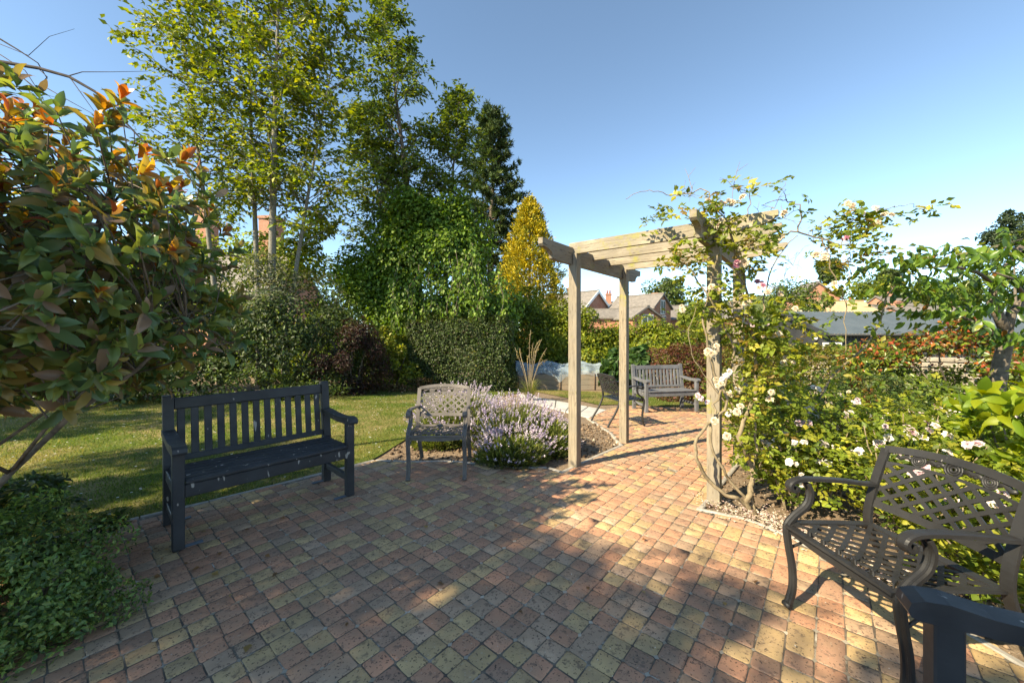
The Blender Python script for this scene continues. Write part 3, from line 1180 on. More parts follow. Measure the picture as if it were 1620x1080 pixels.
# ------------------------------------------------------------------ raised vegetable beds under netting
def make_raised_bed(name, label, c, L, D, h, rz, net):
    root = empty(name, (c[0], c[1], gz(*c)), rz, label, 'planter')
    for k in range(3):
        z = h * (k + 0.5) / 3
        for sy in (-1, 1):
            MB().box((0, sy * D / 2, z), (L, 0.05, h / 3 - 0.006), 0.004).build('side_board', 'sleeper', root)
        for sx in (-1, 1):
            MB().box((sx * (L / 2 - 0.026), 0, z), (0.05, D - 0.052, h / 3 - 0.006), 0.004).build('end_board', 'sleeper', root)
    MB().box((0, 0, h - 0.07), (L - 0.11, D - 0.06, 0.05)).build('soil_fill', 'soil', root)
    for sx in (-0.98, -0.1, 0.62, 0.98):
        MB().tube([(sx * L / 2, -D / 2 - 0.035, -0.05), (sx * L / 2, -D / 2 - 0.035, h + 0.02)], 0.014, 6).build('stake', 'rust_metal', root, True)
    if net:
        # draped fruit netting over hoops, bunched and hanging over the front
        for k in range(4):
            x = -L / 2 * 0.9 + L * 0.9 * k / 3
            MB().tube([(x, -D / 2 * math.cos(a) * 0.9, h - 0.02 + 0.28 * math.sin(a)) for a in [math.pi * i / 10 for i in range(11)]], 0.008, 5).build('hoop', 'rust_metal', root, True)
    return root


rb0, rb1 = Vector(G(822, 617)), Vector(G(962, 614))
rbc = (rb0 + rb1) / 2
rbL = (rb1 - rb0).length
rbc.y += 0.5
bed = make_raised_bed('raised_bed', 'raised timber vegetable bed with rusty stakes under blue-white netting', (rbc.x, rbc.y), rbL, 0.95, 0.46, 0.0, True)
bed2 = make_raised_bed('raised_bed', 'bare raised timber bed without netting beside the clipped dark hedge', (rbc.x - rbL / 2 - 0.75, rbc.y + 0.75), 1.15, 0.9, 0.46, 0.0, False)


def make_net():
    L, D, h = rbL + 0.1, 0.95, 0.46
    nx, nt = 120, 40
    V = []
    for j in range(nt + 1):
        a = math.pi * j / nt
        for i in range(nx + 1):
            s = i / nx
            x = -L / 2 + L * s
            sag = 0.05 * math.cos(s * 3 * 2 * math.pi * 1.0) + 0.02 * math.sin(s * 37 + j * 0.8) + 0.015 * math.sin(s * 61 - j * 1.7)
            y = -math.cos(a) * (D / 2 + 0.045 + 0.02 * math.sin(s * 45))
            z = h + 0.0 + (0.29 + sag) * math.sin(a) ** 0.7 if 0 < j < nt else h + 0.02 - (0.035 + 0.03 * math.sin(s * 17) + 0.20 * math.exp(-((s - 0.44) / 0.045) ** 2) + 0.02 * math.sin(s * 41))
            V.append((x + 0.015 * math.sin(j * 1.3 + s * 50), y, z))
    Fs = [(j * (nx + 1) + i, j * (nx + 1) + i + 1, (j + 1) * (nx + 1) + i + 1, (j + 1) * (nx + 1) + i) for j in range(nt) for i in range(nx)]
    o = MB().add(V, Fs).build('garden_netting', 'netting', None, True)
    o.location = (rbc.x, rbc.y, gz(rbc.x, rbc.y))
    tag(o, 'crumpled blue-white garden netting draped over the raised bed', 'netting')


make_net()


# ------------------------------------------------------------------ trees
def grow(rng, base, stems, nb, branch_len, elev, twig_n=7, twig_len=0.45, leaf_sp=0.07, t0=0.25, droop=0.15, sides=6, min_r=0.006, az_bias=None, twig_geo=True):
    """wood mesh plus leaf seats (position, twig direction)"""
    wood, P, A = MB(), [], []
    base = Vector(base)
    for (off, tip, r0, curve) in stems:
        p0 = base + Vector(off)
        tip = base + Vector(tip)
        n = 12
        pts = []
        for k in range(n + 1):
            t = k / n
            q = p0.lerp(tip, t)
            q += Vector((math.sin(t * 3.1 + curve) * 0.10, math.cos(t * 2.7 + curve * 2) * 0.08, 0)) * (1 if 0 < k else 0) * (tip - p0).length * 0.10
            pts.append(q)
        wood.tube(pts, [max(min_r, r0 * (1 - 0.92 * (k / n) ** 0.9)) for k in range(n + 1)], sides + 2)
        h = (tip - p0).length
        for b in range(nb):
            t = t0 + (1 - t0) * ((b + rng.random()) / nb)
            k = min(int(t * n), n - 1)
            q = pts[k].lerp(pts[k + 1], t * n - k)
            az = b * 2.4 + rng.normal() * 0.5 if az_bias is None else az_bias + rng.normal() * 0.9
            el = math.radians(elev + rng.normal() * 10)
            L = branch_len(t) * rng.uniform(0.65, 1.15)
            d = np.array([math.cos(az) * math.cos(el), math.sin(az) * math.cos(el), math.sin(el)])
            bp = [np.array(q)]
            m = 6
            for i in range(m):
                d = d + rng.normal(0, 0.10, 3) + np.array([0, 0, -droop * (i / m)])
                d /= np.linalg.norm(d)
                bp.append(bp[-1] + d * L / m)
            rb = max(min_r, r0 * 0.28 * (1 - t * 0.6))
            wood.tube([tuple(x) for x in bp], [max(min_r * 0.7, rb * (1 - 0.85 * i / m)) for i in range(m + 1)], 4, False)
            for w in range(twig_n):
                s = 0.2 + 0.8 * (w + rng.random()) / twig_n
                i = min(int(s * m), m - 1)
                o_ = bp[i] + (bp[i + 1] - bp[i]) * (s * m - i)
                dd = bp[i + 1] - bp[i]
                dd = dd / np.linalg.norm(dd)
                rnd = rng.normal(size=3)
                rnd -= dd * rnd.dot(dd)
                rnd /= np.linalg.norm(rnd)
                td = dd * 0.75 + rnd * 0.75 + np.array([0, 0, 0.08])
                td /= np.linalg.norm(td)
                tl = twig_len * rng.uniform(0.5, 1.2) * (1.15 - 0.5 * s)
                if twig_geo:
                    e = o_ + td * tl * 0.9 + np.array([0, 0, -0.05 * tl])
                    wood.tube([tuple(o_), tuple(o_ + td * tl * 0.5), tuple(e)], [min_r * 0.7, min_r * 0.5, min_r * 0.3], 3, False)
                nl = max(2, int(tl / leaf_sp))
                ss = (np.arange(nl) + rng.random(nl)) / nl
                pos = o_ + td[None] * (ss * tl)[:, None] + rng.normal(0, 0.015, (nl, 3)) + np.array([0, 0, -0.05 * tl]) * (ss ** 2)[:, None]
                sd = np.cross(td, [0, 0, 1])
                sd = sd / (np.linalg.norm(sd) + 1e-6)
                ax = td[None] * 0.6 + sd[None] * np.where(np.arange(nl) % 2 == 0, 1, -1)[:, None] * 0.8 + rng.normal(0, 0.35, (nl, 3))
                P.append(pos)
                A.append(ax)
    return wood, np.concatenate(P), np.concatenate(A)


def plant_tree(name, label, base, stems, nb, blen, elev, L, W, pal, wts=None, shape='rhomb', group=None, bark='bark', leafmat='leaf', droop_leaf=0.25, cat='tree', frac=1.0, **kw):
    reseed(label)
    root = empty(name, base, 0, label, cat, group)
    wood, P, A = grow(RNG, (0, 0, 0), stems, nb, blen, elev, **kw)
    wood.build('trunk', bark, root, True)
    if frac < 1:
        keep = RNG.random(len(P)) < frac
        P, A = P[keep], A[keep]
    n = len(P)
    Nn = nrm(np.array([0, 0, 1.0]) + RNG.normal(0, 0.55, (n, 3)))
    A = nrm(A + np.array([0, 0, -droop_leaf]))
    sz = RNG.uniform(0.6, 1.2, n)
    o = link('crown', leaf_mesh(name, P, A, Nn, L * sz, W * sz, pick_cols(n, pal, wts), shape), leafmat, root)
    o['kind'] = 'stuff'
    return root


GREEN = [(0.10, 0.15, 0.018), (0.145, 0.195, 0.024), (0.195, 0.235, 0.03), (0.065, 0.105, 0.016)]
LIME = [(0.245, 0.28, 0.022), (0.31, 0.31, 0.035), (0.17, 0.21, 0.02), (0.10, 0.15, 0.018)]
DARK = [(0.05, 0.085, 0.024), (0.075, 0.115, 0.032), (0.105, 0.15, 0.038), (0.062, 0.082, 0.036)]

# slender many-stemmed tree behind the border
b = PX(420, 600, 9.9)
b = (b[0], b[1], gz(b[0], b[1]))
plant_tree('slender_tree', 'tall slender tree with several thin stems and airy yellow-green leaves', b,
           [((-1.25, 0.1, 0), (-2.3, 0.0, 10.8), 0.085, 0.3), ((-0.45, 0.4, 0), (-0.75, 0.4, 12.2), 0.09, 1.7), ((0.15, -0.2, 0), (0.55, -0.1, 11.6), 0.13, 2.6),
            ((0.3, 0.3, 0), (1.7, 0.4, 9.8), 0.08, 4.0)],
           62, lambda t: 2.25 * (1.08 - t) ** 0.65 + 0.2, 34, 0.15, 0.085, LIME + GREEN, [3, 2, 3, 2, 2, 2, 1, 1], bark='bark_pale', frac=0.72,
           twig_n=11, twig_len=0.66, leaf_sp=0.042, t0=0.37, droop=0.3)
b = PX(672, 600, 13.3)
b = (b[0], b[1], gz(b[0], b[1]))
plant_tree('leafy_tree', 'tall leafy tree with a narrow leading shoot beside the slender tree', b,
           [((0, 0, 0), (-1.3, 0, 13.1), 0.16, 0.9), ((0.4, 0.2, 0), (1.25, 0.3, 10.0), 0.12, 2.2), ((-0.45, 0.2, 0), (-2.15, 0.3, 9.4), 0.10, 3.4)],
           70, lambda t: 2.8 * (1.03 - t) ** 0.7 + 0.12, 38, 0.19, 0.085, GREEN + DARK[1:3], [3, 3, 2, 2, 2, 2],
           frac=0.72, twig_n=12, twig_len=0.7, leaf_sp=0.043, t0=0.32, droop=0.28)


def make_conifer(name, label, base, height, radius, n, pal, wts, L, W, shape_pow=0.8, tiers=0, gap=0.0, mat='needle', t_lo=0.02, trunk=True):
    root = empty(name, base, 0, label, 'tree')
    pts = [(0.05 * math.sin(k), 0.04 * math.cos(k * 1.3), height * 0.98 * k / 10) for k in range(11)]
    MB().tube(pts, [max(0.015, 0.022 * height * (1 - k / 10.3)) for k in range(11)], 8).build('trunk', 'bark', root, True)
    # sprays: each a short fan of scale leaves, arranged on branch tips
    ns = n // 9
    t = RNG.random(ns) ** 1.25 * (1 - t_lo) + t_lo
    az = RNG.uniform(0, 2 * math.pi, ns)
    lob = 1 + 0.20 * np.sin(az * 5 + t * 23) + 0.16 * np.sin(az * 9 - t * 41) + 0.10 * np.sin(az * 17 + t * 67)
    if tiers:
        saw = (t * tiers + 0.5 * np.sin(az * 2)) % 1.0
        lob *= (0.45 + 0.75 * (1 - saw) ** 0.9) * (1 + 0.25 * np.sin(az * 3 + np.floor(t * tiers) * 2.1))
    rad = radius * (1 - t) ** shape_pow * lob * np.where(RNG.random(ns) < 0.3, RNG.uniform(0.35, 0.9, ns), RNG.uniform(0.9, 1.07, ns))
    c = np.stack([np.cos(az) * rad, np.sin(az) * rad, t * height - 0.12 * rad * (1 if tiers else 0)], 1)
    out = np.stack([np.cos(az), np.sin(az), np.full(ns, 0.75 if not tiers else 0.35)], 1)
    P = np.repeat(c, 9, 0) + RNG.normal(0, L * 0.55, (ns * 9, 3))
    A = nrm(np.repeat(out, 9, 0) + RNG.normal(0, 0.55, (ns * 9, 3)))
    Nn = nrm(np.repeat(out * np.array([1, 1, 0.2]), 9, 0) + RNG.normal(0, 0.7, (ns * 9, 3)))
    C = np.repeat(pick_cols(ns, pal, wts, 0.2), 9, 0)
    sz = RNG.uniform(0.6, 1.2, ns * 9)
    o = link('crown', leaf_mesh(name, P, A, Nn, L * sz, W * sz, C), mat, root)
    o['kind'] = 'stuff'
    return root


bx, by, _ = PX(838, 500, 19.5)
make_conifer('golden_conifer', 'golden yellow pyramid conifer behind the raised bed', (bx, by, gz(bx, by)), 1.4 - gz(bx, by) + (525 - 316) / F * 19.5, 2.35, 34000,
             [(0.48, 0.36, 0.03), (0.38, 0.31, 0.03), (0.26, 0.25, 0.03), (0.12, 0.14, 0.02)], [4, 3, 2, 1], 0.18, 0.075, 0.72)
def make_pine():
    Y = 22.5
    bx, by, _ = PX(778, 500, Y)
    g = gz(bx, by)
    H = CAMH - g + (525 - 172) / F * Y
    root = empty('dark_pine', (bx, by, g), 0, 'dark green pine with ragged spreading boughs behind the leafy tree', 'tree')
    MB().tube([(0.1 * math.sin(k), 0.1 * math.cos(k * 1.3), H * 0.99 * k / 10) for k in range(11)], [max(0.03, 0.32 * (1 - k / 10.2)) for k in range(11)], 8).build('trunk', 'bark', root, True)
    P, A = [], []
    for b_ in range(120):
        t = 0.25 + 0.75 * (b_ + RNG.random()) / 120
        L = 2.9 * (1.05 - t) ** 0.62 * RNG.uniform(0.6, 1.15)
        az = b_ * 2.4 + RNG.normal() * 0.3
        d = np.array([math.cos(az), math.sin(az), 0.0])
        p0 = np.array([0, 0, H * t])
        pts = [p0 + d * L * s_ + np.array([0, 0, -0.10 * L * s_ + 0.35 * L * s_ ** 2.2]) for s_ in np.linspace(0, 1, 6)]
        MB_b = MB().tube([tuple(q) for q in pts], [0.05 * (1 - 0.8 * i / 5) for i in range(6)], 4, False)
        MB_b.build('bough', 'bark', root, True)
        nt_ = int(9 + 9 * L)
        for k in range(nt_):
            s_ = RNG.uniform(0.25, 1.0) ** 0.7
            c = np.array([np.interp(s_, np.linspace(0, 1, 6), [q[j] for q in pts]) for j in range(3)]) + RNG.normal(0, 0.16, 3) * np.array([1, 1, 0.5])
            m = 16
            dd = nrm(RNG.normal(0, 0.8, (m, 3)) + d * 0.5 + np.array([0, 0, 0.7]))
            P.append(np.repeat(c[None], m, 0))
            A.append(dd)
    P, A = np.concatenate(P), np.concatenate(A)
    n = len(P)
    C = np.repeat(pick_cols(n // 16, [(0.035, 0.06, 0.02), (0.055, 0.09, 0.026), (0.09, 0.125, 0.03)], [3, 3, 2], 0.2), 16, 0)
    o = link('crown', leaf_mesh('dark_pine', P, A, rand_dir(n), RNG.uniform(0.2, 0.36, n), np.full(n, 0.045), C), 'needle', root)
    o['kind'] = 'stuff'


make_pine()

# ------------------------------------------------------------------ border shrubs and hedges behind the lawn
shrub('border_shrub', 'dark evergreen shrub topped with grey-silver feathery growth behind the bench', 'shrub', (-5.35, 8.95, 1.35), (1.95, 1.15, 1.75), 26000, 0.085, 0.04, DARK + [(0.06, 0.09, 0.035)],
      None, 'leaf', lumps=34, lump_r=0.34, stems=9, top_cols=([(0.135, 0.15, 0.105), (0.1, 0.12, 0.075), (0.17, 0.17, 0.13)], 0.28, 0.75))
shrub('border_shrub', 'dark leafy laurel-like shrub under the low branches of the red-tipped bush', 'shrub', (-8.6, 7.9, 1.2), (2.2, 1.0, 1.65), 20000, 0.10, 0.05, DARK, None, 'leaf_glossy', lumps=30, stems=8)
shrub('border_shrub', 'low dark ground-hugging shrub along the hedge foot beside the lawn', 'shrub', (-6.2, 7.75, 0.3), (2.6, 0.5, 0.6), 9000, 0.075, 0.04, DARK + [(0.07, 0.11, 0.03)], None, 'leaf', lumps=30, lump_r=0.3, stems=4)
shrub('purple_shrub', 'brown-purple feathery shrub at the end of the dark border', 'shrub', (-3.75, 8.95, 0.8), (0.85, 0.7, 1.1), 12000, 0.07, 0.022, [(0.055, 0.022, 0.02), (0.085, 0.035, 0.028), (0.04, 0.03, 0.018), (0.05, 0.075, 0.02)], [3, 2, 2, 1],
      lumps=18, stems=6)
shrub('garden_hedge', 'tall sunlit creeper-covered hedge bank behind the slender tree', 'hedge', (-8.8, 12.6, 2.0), (4.6, 1.3, 3.05), 34000, 0.13, 0.085, LIME[:3] + [(0.11, 0.20, 0.024), (0.15, 0.24, 0.03), (0.19, 0.27, 0.035), (0.07, 0.135, 0.02)][:3], None, lumps=48, lump_r=0.27, stems=6)
shrub('garden_hedge', 'bright green leafy hedge filling the gap beneath the slender tree', 'hedge', (-4.3, 11.9, 1.6), (2.2, 1.1, 2.3), 24000, 0.12, 0.07, [(0.11, 0.20, 0.024), (0.15, 0.24, 0.03), (0.19, 0.27, 0.035), (0.07, 0.135, 0.02)], [3, 3, 2, 2], lumps=30, stems=5)
shrub('creeper_mound', 'large mound of green creeper trailing down over the dark clipped hedge', 'creeper', (-2.3, 11.7, 2.7), (2.3, 1.1, 2.9), 46000, 0.13, 0.08, [(0.11, 0.20, 0.024), (0.15, 0.24, 0.03), (0.19, 0.27, 0.035), (0.07, 0.135, 0.02)], [3, 3, 2, 2], lumps=60, lump_r=0.31, stems=6, droop=0.7)


def make_strands():
    root = empty('hanging_creeper', (-1.9, 10.35, gz(-1.9, 10.35)), 0, 'long green creeper strands hanging in front of the clipped hedge', 'creeper')
    P, A = [], []
    for i in range(18):
        x = RNG.uniform(-1.5, 1.6)
        zt, zl = RNG.uniform(3.0, 4.2), RNG.uniform(0.9, 2.6)
        y0, y1 = RNG.uniform(0.3, 0.6), RNG.uniform(-0.12, 0.1)
        pts = [(x + 0.08 * math.sin(k * 0.9 + i), y0 + (y1 - y0) * min(1, k / 4), zt + (zl - zt) * k / 9) for k in range(10)]
        MB().tube(pts, 0.008, 4).build('strand', 'bark', root, True)
        for k in range(95):
            s = RNG.random() * 9
            j = min(int(s), 8)
            p = np.array(pts[j]) * (1 - s + j) + np.array(pts[j + 1]) * (s - j)
            P.append(p + RNG.normal(0, 0.07, 3))
            A.append([RNG.normal(0, 0.5), RNG.normal(0, 0.5) - 0.3, -0.8])
    P, A = np.array(P), np.array(A)
    n = len(P)
    Nn = nrm(np.array([0, -0.8, 0.6]) + RNG.normal(0, 0.5, (n, 3)))
    sz = RNG.uniform(0.6, 1.2, n)
    o = link('foliage', leaf_mesh('hanging_creeper', P, A, Nn, 0.12 * sz, 0.07 * sz, pick_cols(n, [(0.11, 0.20, 0.024), (0.15, 0.24, 0.03), (0.19, 0.27, 0.035), (0.07, 0.135, 0.02)])), 'leaf', root)
    o['kind'] = 'stuff'


make_strands()
shrub('clipped_hedge', 'dark clipped small-leaved hedge at the back of the lawn', 'hedge', (-1.45, 10.75, 0.72), (1.5, 0.6, 1.12), 34000, 0.06, 0.036, DARK + [(0.075, 0.085, 0.03), (0.055, 0.04, 0.02)], [2, 3, 2, 2, 1, 1], 'leaf', boxy=[0.2, 0.55, 0.25], stems=5)
shrub('bright_shrub', 'small yellow-green sunlit shrub with dry brown growth at its foot', 'shrub', (-3.2, 10.1, 0.55), (0.65, 0.5, 0.95), 7000, 0.085, 0.05, LIME + [(0.28, 0.27, 0.06)], None, lumps=16, stems=5)
shrub('dry_groundcover', 'dry brown groundcover at the foot of the clipped hedge', 'shrub', (-3.05, 9.75, 0.05), (0.95, 0.32, 0.3), 3500, 0.07, 0.03, [(0.2, 0.11, 0.05), (0.28, 0.17, 0.08), (0.12, 0.07, 0.035), (0.1, 0.11, 0.03)], None, lumps=16, stems=3)

shrub('garden_hedge', 'leafy green hedge sloping down behind the bare raised bed', 'hedge', (0.3, 13.6, 1.0), (1.6, 1.0, 1.75), 22000, 0.11, 0.06, GREEN + LIME[:1], None, lumps=36, lump_r=0.4, stems=4)
shrub('garden_hedge', 'rounded sunlit lime-green hedge behind the netted raised bed', 'hedge', (2.25, 13.2, 0.75), (1.6, 1.0, 1.42), 28000, 0.10, 0.06, LIME + GREEN[1:3], None, lumps=40, lump_r=0.4, stems=4)
shrub('garden_hedge', 'sunlit lime-green hedge between the rear pergola posts', 'hedge', (4.7, 13.0, 0.5), (1.9, 1.0, 1.15), 28000, 0.10, 0.06, LIME + GREEN[1:3], None, lumps=40, lump_r=0.4, stems=4)
shrub('garden_hedge', 'loose mixed green hedge behind the red hedge and grey bench', 'hedge', (7.2, 12.8, 0.6), (1.9, 1.0, 1.25), 20000, 0.10, 0.055, GREEN + LIME[:1] + [(0.16, 0.13, 0.06)], None, lumps=40, lump_r=0.38, stems=4)
shrub('large_leaf_plant', 'dark large-leaved green plant beside the netted raised bed', 'plant', (3.35, 10.9, 0.35), (0.75, 0.5, 0.75), 2200, 0.24, 0.17, [(0.03, 0.075, 0.02), (0.045, 0.10, 0.025), (0.07, 0.13, 0.03)], None, lumps=14, stems=6, shape='leaf')
shrub('red_hedge', 'clipped red-purple hedge behind the faded grey bench', 'hedge', (5.1, 9.75, 0.24), (1.5, 0.55, 0.78), 17000, 0.055, 0.032, [(0.13, 0.035, 0.025), (0.085, 0.028, 0.024), (0.16, 0.08, 0.03), (0.13, 0.115, 0.035)], [3, 3, 2, 2], boxy=[0.2, 0.5, 0.3], stems=4)  # that bench's grey is painted sunlight; the label text also seeds this hedge
shrub('golden_hedge', 'low golden-green clipped hedge behind the rose bushes', 'hedge', (6.1, 8.3, 0.2), (1.35, 0.6, 0.85), 17000, 0.055, 0.035, [(0.19, 0.19, 0.03), (0.13, 0.15, 0.025), (0.25, 0.215, 0.05), (0.15, 0.085, 0.04)], [3, 3, 2, 1], boxy=[0.2, 0.45, 0.35], stems=4)
shrub('red_tipped_hedge', 'broad green hedge with red young leaf tips near the small tree', 'hedge', (7.7, 6.6, 0.55), (1.75, 0.9, 0.98), 17000, 0.085, 0.045, GREEN + [(0.13, 0.17, 0.05)], None, 'leaf_glossy', lumps=34, lump_r=0.3, stems=5,
      top_cols=([(0.34, 0.07, 0.03), (0.42, 0.15, 0.04), (0.2, 0.1, 0.03)], 0.1, 0.4))


def make_stone_wall():
    a, b = Vector((6.6, 10.4)), Vector((10.6, 9.0))
    root = empty('stone_wall', (a.x, a.y, gz(a.x, a.y)), math.atan2(b.y - a.y, b.x - a.x), 'low pale dry stone wall behind the golden hedge', 'wall')
    L = (b - a).length
    MB().box((L / 2, 0.06, 0.42), (L - 0.06, 0.2, 1.0)).build('wall_core', 'soil', root)
    z = -0.05
    rr = random.Random(4)
    while z < 1.0:
        h = rr.uniform(0.11, 0.16)
        x = rr.uniform(-0.1, 0)
        while x < L:
            w = rr.uniform(0.18, 0.4)
            MB().box((x + w / 2, rr.uniform(-0.02, 0.02), z + h / 2), (w - 0.015, 0.34, h - 0.012), 0.02, Matrix.Rotation(rr.uniform(-.04, .04), 3, 'Y')).build('stone', 'stone', root)
            x += w
        z += h


make_stone_wall()


# ------------------------------------------------------------------ the red-tipped bush on the left, with big leaves
def leaf_things(root, base, P, A, Nn, L, W, C, score, most, mat, nm='leaf', variants=8):
    """the `most` best-scoring leaves become parts of their own that share a few meshes; returns a mask of the rest"""
    order = np.argsort(-score)[:most]
    k = min(variants, len(order))
    cent = C[order][np.linspace(0, len(order) - 1, k).astype(int)]
    meshes = []
    for c in cent:
        tv, tt = SHAPES['leaf']
        meshes.append(tri_mesh(nm, tv * np.array([1, 1, 1]), tt, np.repeat(c[None], len(tv), 0), True))
    An = nrm(A)
    S = nrm(np.cross(An, Nn))
    Z = np.cross(S, An)
    for i in order:
        j = int(np.argmin(((cent - C[i]) ** 2).sum(1)))
        o = link(nm, meshes[j], mat, root)
        M = Matrix.Identity(4)
        p = P[i] - np.asarray(base)
        cu = min(2.8, max(0.25, RNG.normal(1.2, 0.7)))
        for r in range(3):
            M[r][0], M[r][1], M[r][2], M[r][3] = An[i][r] * L[i], S[i][r] * W[i], Z[i][r] * L[i] * cu, p[r]
        o.matrix_local = M
    rest = np.ones(len(P), bool)
    rest[order] = False
    return rest


def in_frame(P):
    x, y = 810 + F * P[:, 0] / np.maximum(P[:, 1], 0.05), HZ + F * (CAMH - P[:, 2]) / np.maximum(P[:, 1], 0.05)
    return (P[:, 1] > 0.3) & (x > -20) & (x < 1640) & (y > -20) & (y < 1100)


def rosettes(centre, radii, n_shoots, per, shell=(0.72, 1.05), inner=0.25, cut=None):
    d = rand_dir(n_shoots)
    r = np.where(RNG.random(n_shoots) < inner, RNG.uniform(0.35, 0.75, n_shoots), RNG.uniform(*shell, n_shoots))
    lump = 1 + 0.10 * np.sin(d[:, 0] * 6 + 1) * np.sin(d[:, 2] * 7) + 0.07 * np.sin(d[:, 1] * 11 + d[:, 0] * 5)
    c = d * (r * lump)[:, None]
    S = np.asarray(centre) + c * np.asarray(radii)
    if cut is not None:
        k = cut(S)
        S, d = S[k], d[k]
    n = len(S)
    sd = nrm(d + np.array([0, 0, 0.5]) + RNG.normal(0, 0.35, (n, 3)))
    P = np.repeat(S, per, 0)
    ax = np.repeat(sd, per, 0)
    ph = np.tile(np.arange(per) * 2.4, n) + np.repeat(RNG.uniform(0, 6, n), per)
    a1 = nrm(np.cross(ax, rand_dir(n * per) * 0.01 + np.array([0.3, 0.5, 0.1])))
    a2 = np.cross(ax, a1)
    rad = a1 * np.cos(ph)[:, None] + a2 * np.sin(ph)[:, None]
    s = np.tile(np.linspace(0.0, 1.0, per), n)
    A = nrm(rad * (0.95 - 0.55 * s)[:, None] + ax * (0.25 + 0.9 * s)[:, None] + np.array([0, 0, -0.18]) + RNG.normal(0, 0.18, (n * per, 3)))
    P = P + ax * (s * 0.07)[:, None] - ax * 0.05
    Nn = nrm(ax * 1.0 - rad * 0.35 + RNG.normal(0, 0.2, (n * per, 3)))
    return S, P, A, Nn, s


def make_photinia():
    base = (-2.95, 1.75, 0.0)
    root = empty('red_tipped_bush', base, 0, 'large glossy bush with orange-red young leaf tips overhanging the lawn', 'bush')
    cen, rad = (-3.0, 1.95, 1.68), (1.42, 0.9, 0.95)
    S, P, A, Nn, s = rosettes(cen, rad, 1850, 8, cut=lambda q: (q[:, 2] > 1.02) & (q[:, 1] > 1.0))
    n = len(P)
    L = 0.105 * np.clip(RNG.normal(0.95, 0.2, n), 0.45, 1.4) * (1 - 0.3 * s)
    W = L * RNG.uniform(0.36, 0.46, n)
    shoot_t = np.repeat((S[:, 2] - 1.0) / 1.55, 8)
    new = np.repeat(RNG.random(len(S)), 8) < np.clip(shoot_t * 1.1 - 0.42, 0.03, 0.6)
    C = pick_cols(n, [(0.105, 0.18, 0.07), (0.15, 0.22, 0.07), (0.21, 0.25, 0.065), (0.25, 0.19, 0.06), (0.23, 0.155, 0.11)], [3, 3, 2.5, 2, 1.4], 0.2)
    m = new & (s > 0.35)
    C[m] = pick_cols(int(m.sum()), [(0.46, 0.13, 0.03), (0.52, 0.24, 0.04), (0.33, 0.07, 0.03), (0.36, 0.25, 0.04), (0.24, 0.11, 0.05)], [2, 3, 1, 2, 2], 0.2)
    vis = in_frame(P) & (P[:, 1] < cen[1] + 0.1)
    sc = np.where(vis, L / P[:, 1] + 0.02 * (np.asarray(cen)[1] - P[:, 1]), -1)
    rest = leaf_things(root, base, P, A, Nn, L, W, C, sc, 300, 'leaf_glossy', variants=14)
    o = link('foliage', leaf_mesh('red_tipped_bush', P[rest], A[rest], Nn[rest], L[rest], W[rest], C[rest], 'leaf', base), 'leaf_glossy', root)
    o['kind'] = 'stuff'
    # limbs and thin twigs towards the shoots
    limbs = [[(-2.95, 1.75, 0), (-2.72, 1.78, 0.35), (-2.42, 1.84, 0.72), (-2.2, 1.9, 0.98), (-1.95, 1.98, 1.2), (-1.75, 2.05, 1.45)],
             [(-2.95, 1.75, 0), (-2.85, 1.85, 0.6), (-2.6, 1.95, 1.1), (-2.4, 2.05, 1.6), (-2.2, 2.1, 2.1)],
             [(-2.95, 1.75, 0), (-3.05, 1.7, 0.6), (-3.1, 1.85, 1.3), (-3.1, 1.95, 2.0), (-3.0, 2.0, 2.5)],
             [(-2.42, 1.84, 0.72), (-2.15, 1.78, 0.98), (-1.95, 1.85, 1.22), (-1.85, 1.95, 1.45)],
             [(-2.42, 1.84, 0.72), (-2.3, 1.55, 0.95), (-2.1, 1.35, 1.2), (-1.95, 1.3, 1.4)],
             [(-2.85, 1.85, 0.6), (-2.6, 2.2, 1.0), (-2.3, 2.35, 1.3), (-2.1, 2.4, 1.6)]]
    for i, lp in enumerate(limbs):
        r0 = 0.020 if i < 3 else 0.009
        MB().tube([(p[0] - base[0], p[1] - base[1], p[2] - base[2]) for p in lp], [r0 * (1 - 0.65 * k / (len(lp) - 1)) for k in range(len(lp))], 8).build('limb', 'bark', root, True)
    nodes = np.array([p for lp in limbs for p in lp[1:]])
    tw = MB()
    for q in S[::2]:
        d = ((nodes - q) ** 2).sum(1)
        a = nodes[np.argsort(d)[RNG.integers(0, 2)]]
        mid = (a + q) / 2 + RNG.normal(0, 0.05, 3)
        tw.tube([tuple(a - base), tuple(mid - base), tuple(q - base)], [0.0055, 0.004, 0.0025], 4, False)
    t = tw.build('twigs', 'bark', root, True)
    t['kind'] = 'stuff'


make_photinia()

# low shrubs in the lower left corner
shrub('evergreen_shrub', 'low dense small-leaved green shrub spilling onto the patio setts', 'shrub', (-2.36, 1.70, 0.17), (0.52, 0.46, 0.42), 22000, 0.028, 0.014, [(0.13, 0.22, 0.065), (0.18, 0.27, 0.07), (0.26, 0.33, 0.09), (0.085, 0.15, 0.05)], None,
      'leaf_glossy', lumps=60, lump_r=0.26, stems=6, shape='rhomb', droop=0.0)
shrub('variegated_shrub', 'low shrub with cream-edged yellow and green leaves under the red-tipped bush', 'shrub', (-3.02, 2.12, 0.16), (0.52, 0.45, 0.36), 6000, 0.042, 0.024, [(0.05, 0.085, 0.025), (0.03, 0.06, 0.02), (0.42, 0.36, 0.09), (0.3, 0.28, 0.05), (0.08, 0.12, 0.03)],
      [3, 3, 1, 1, 2], 'leaf_glossy', lumps=40, lump_r=0.28, stems=5)
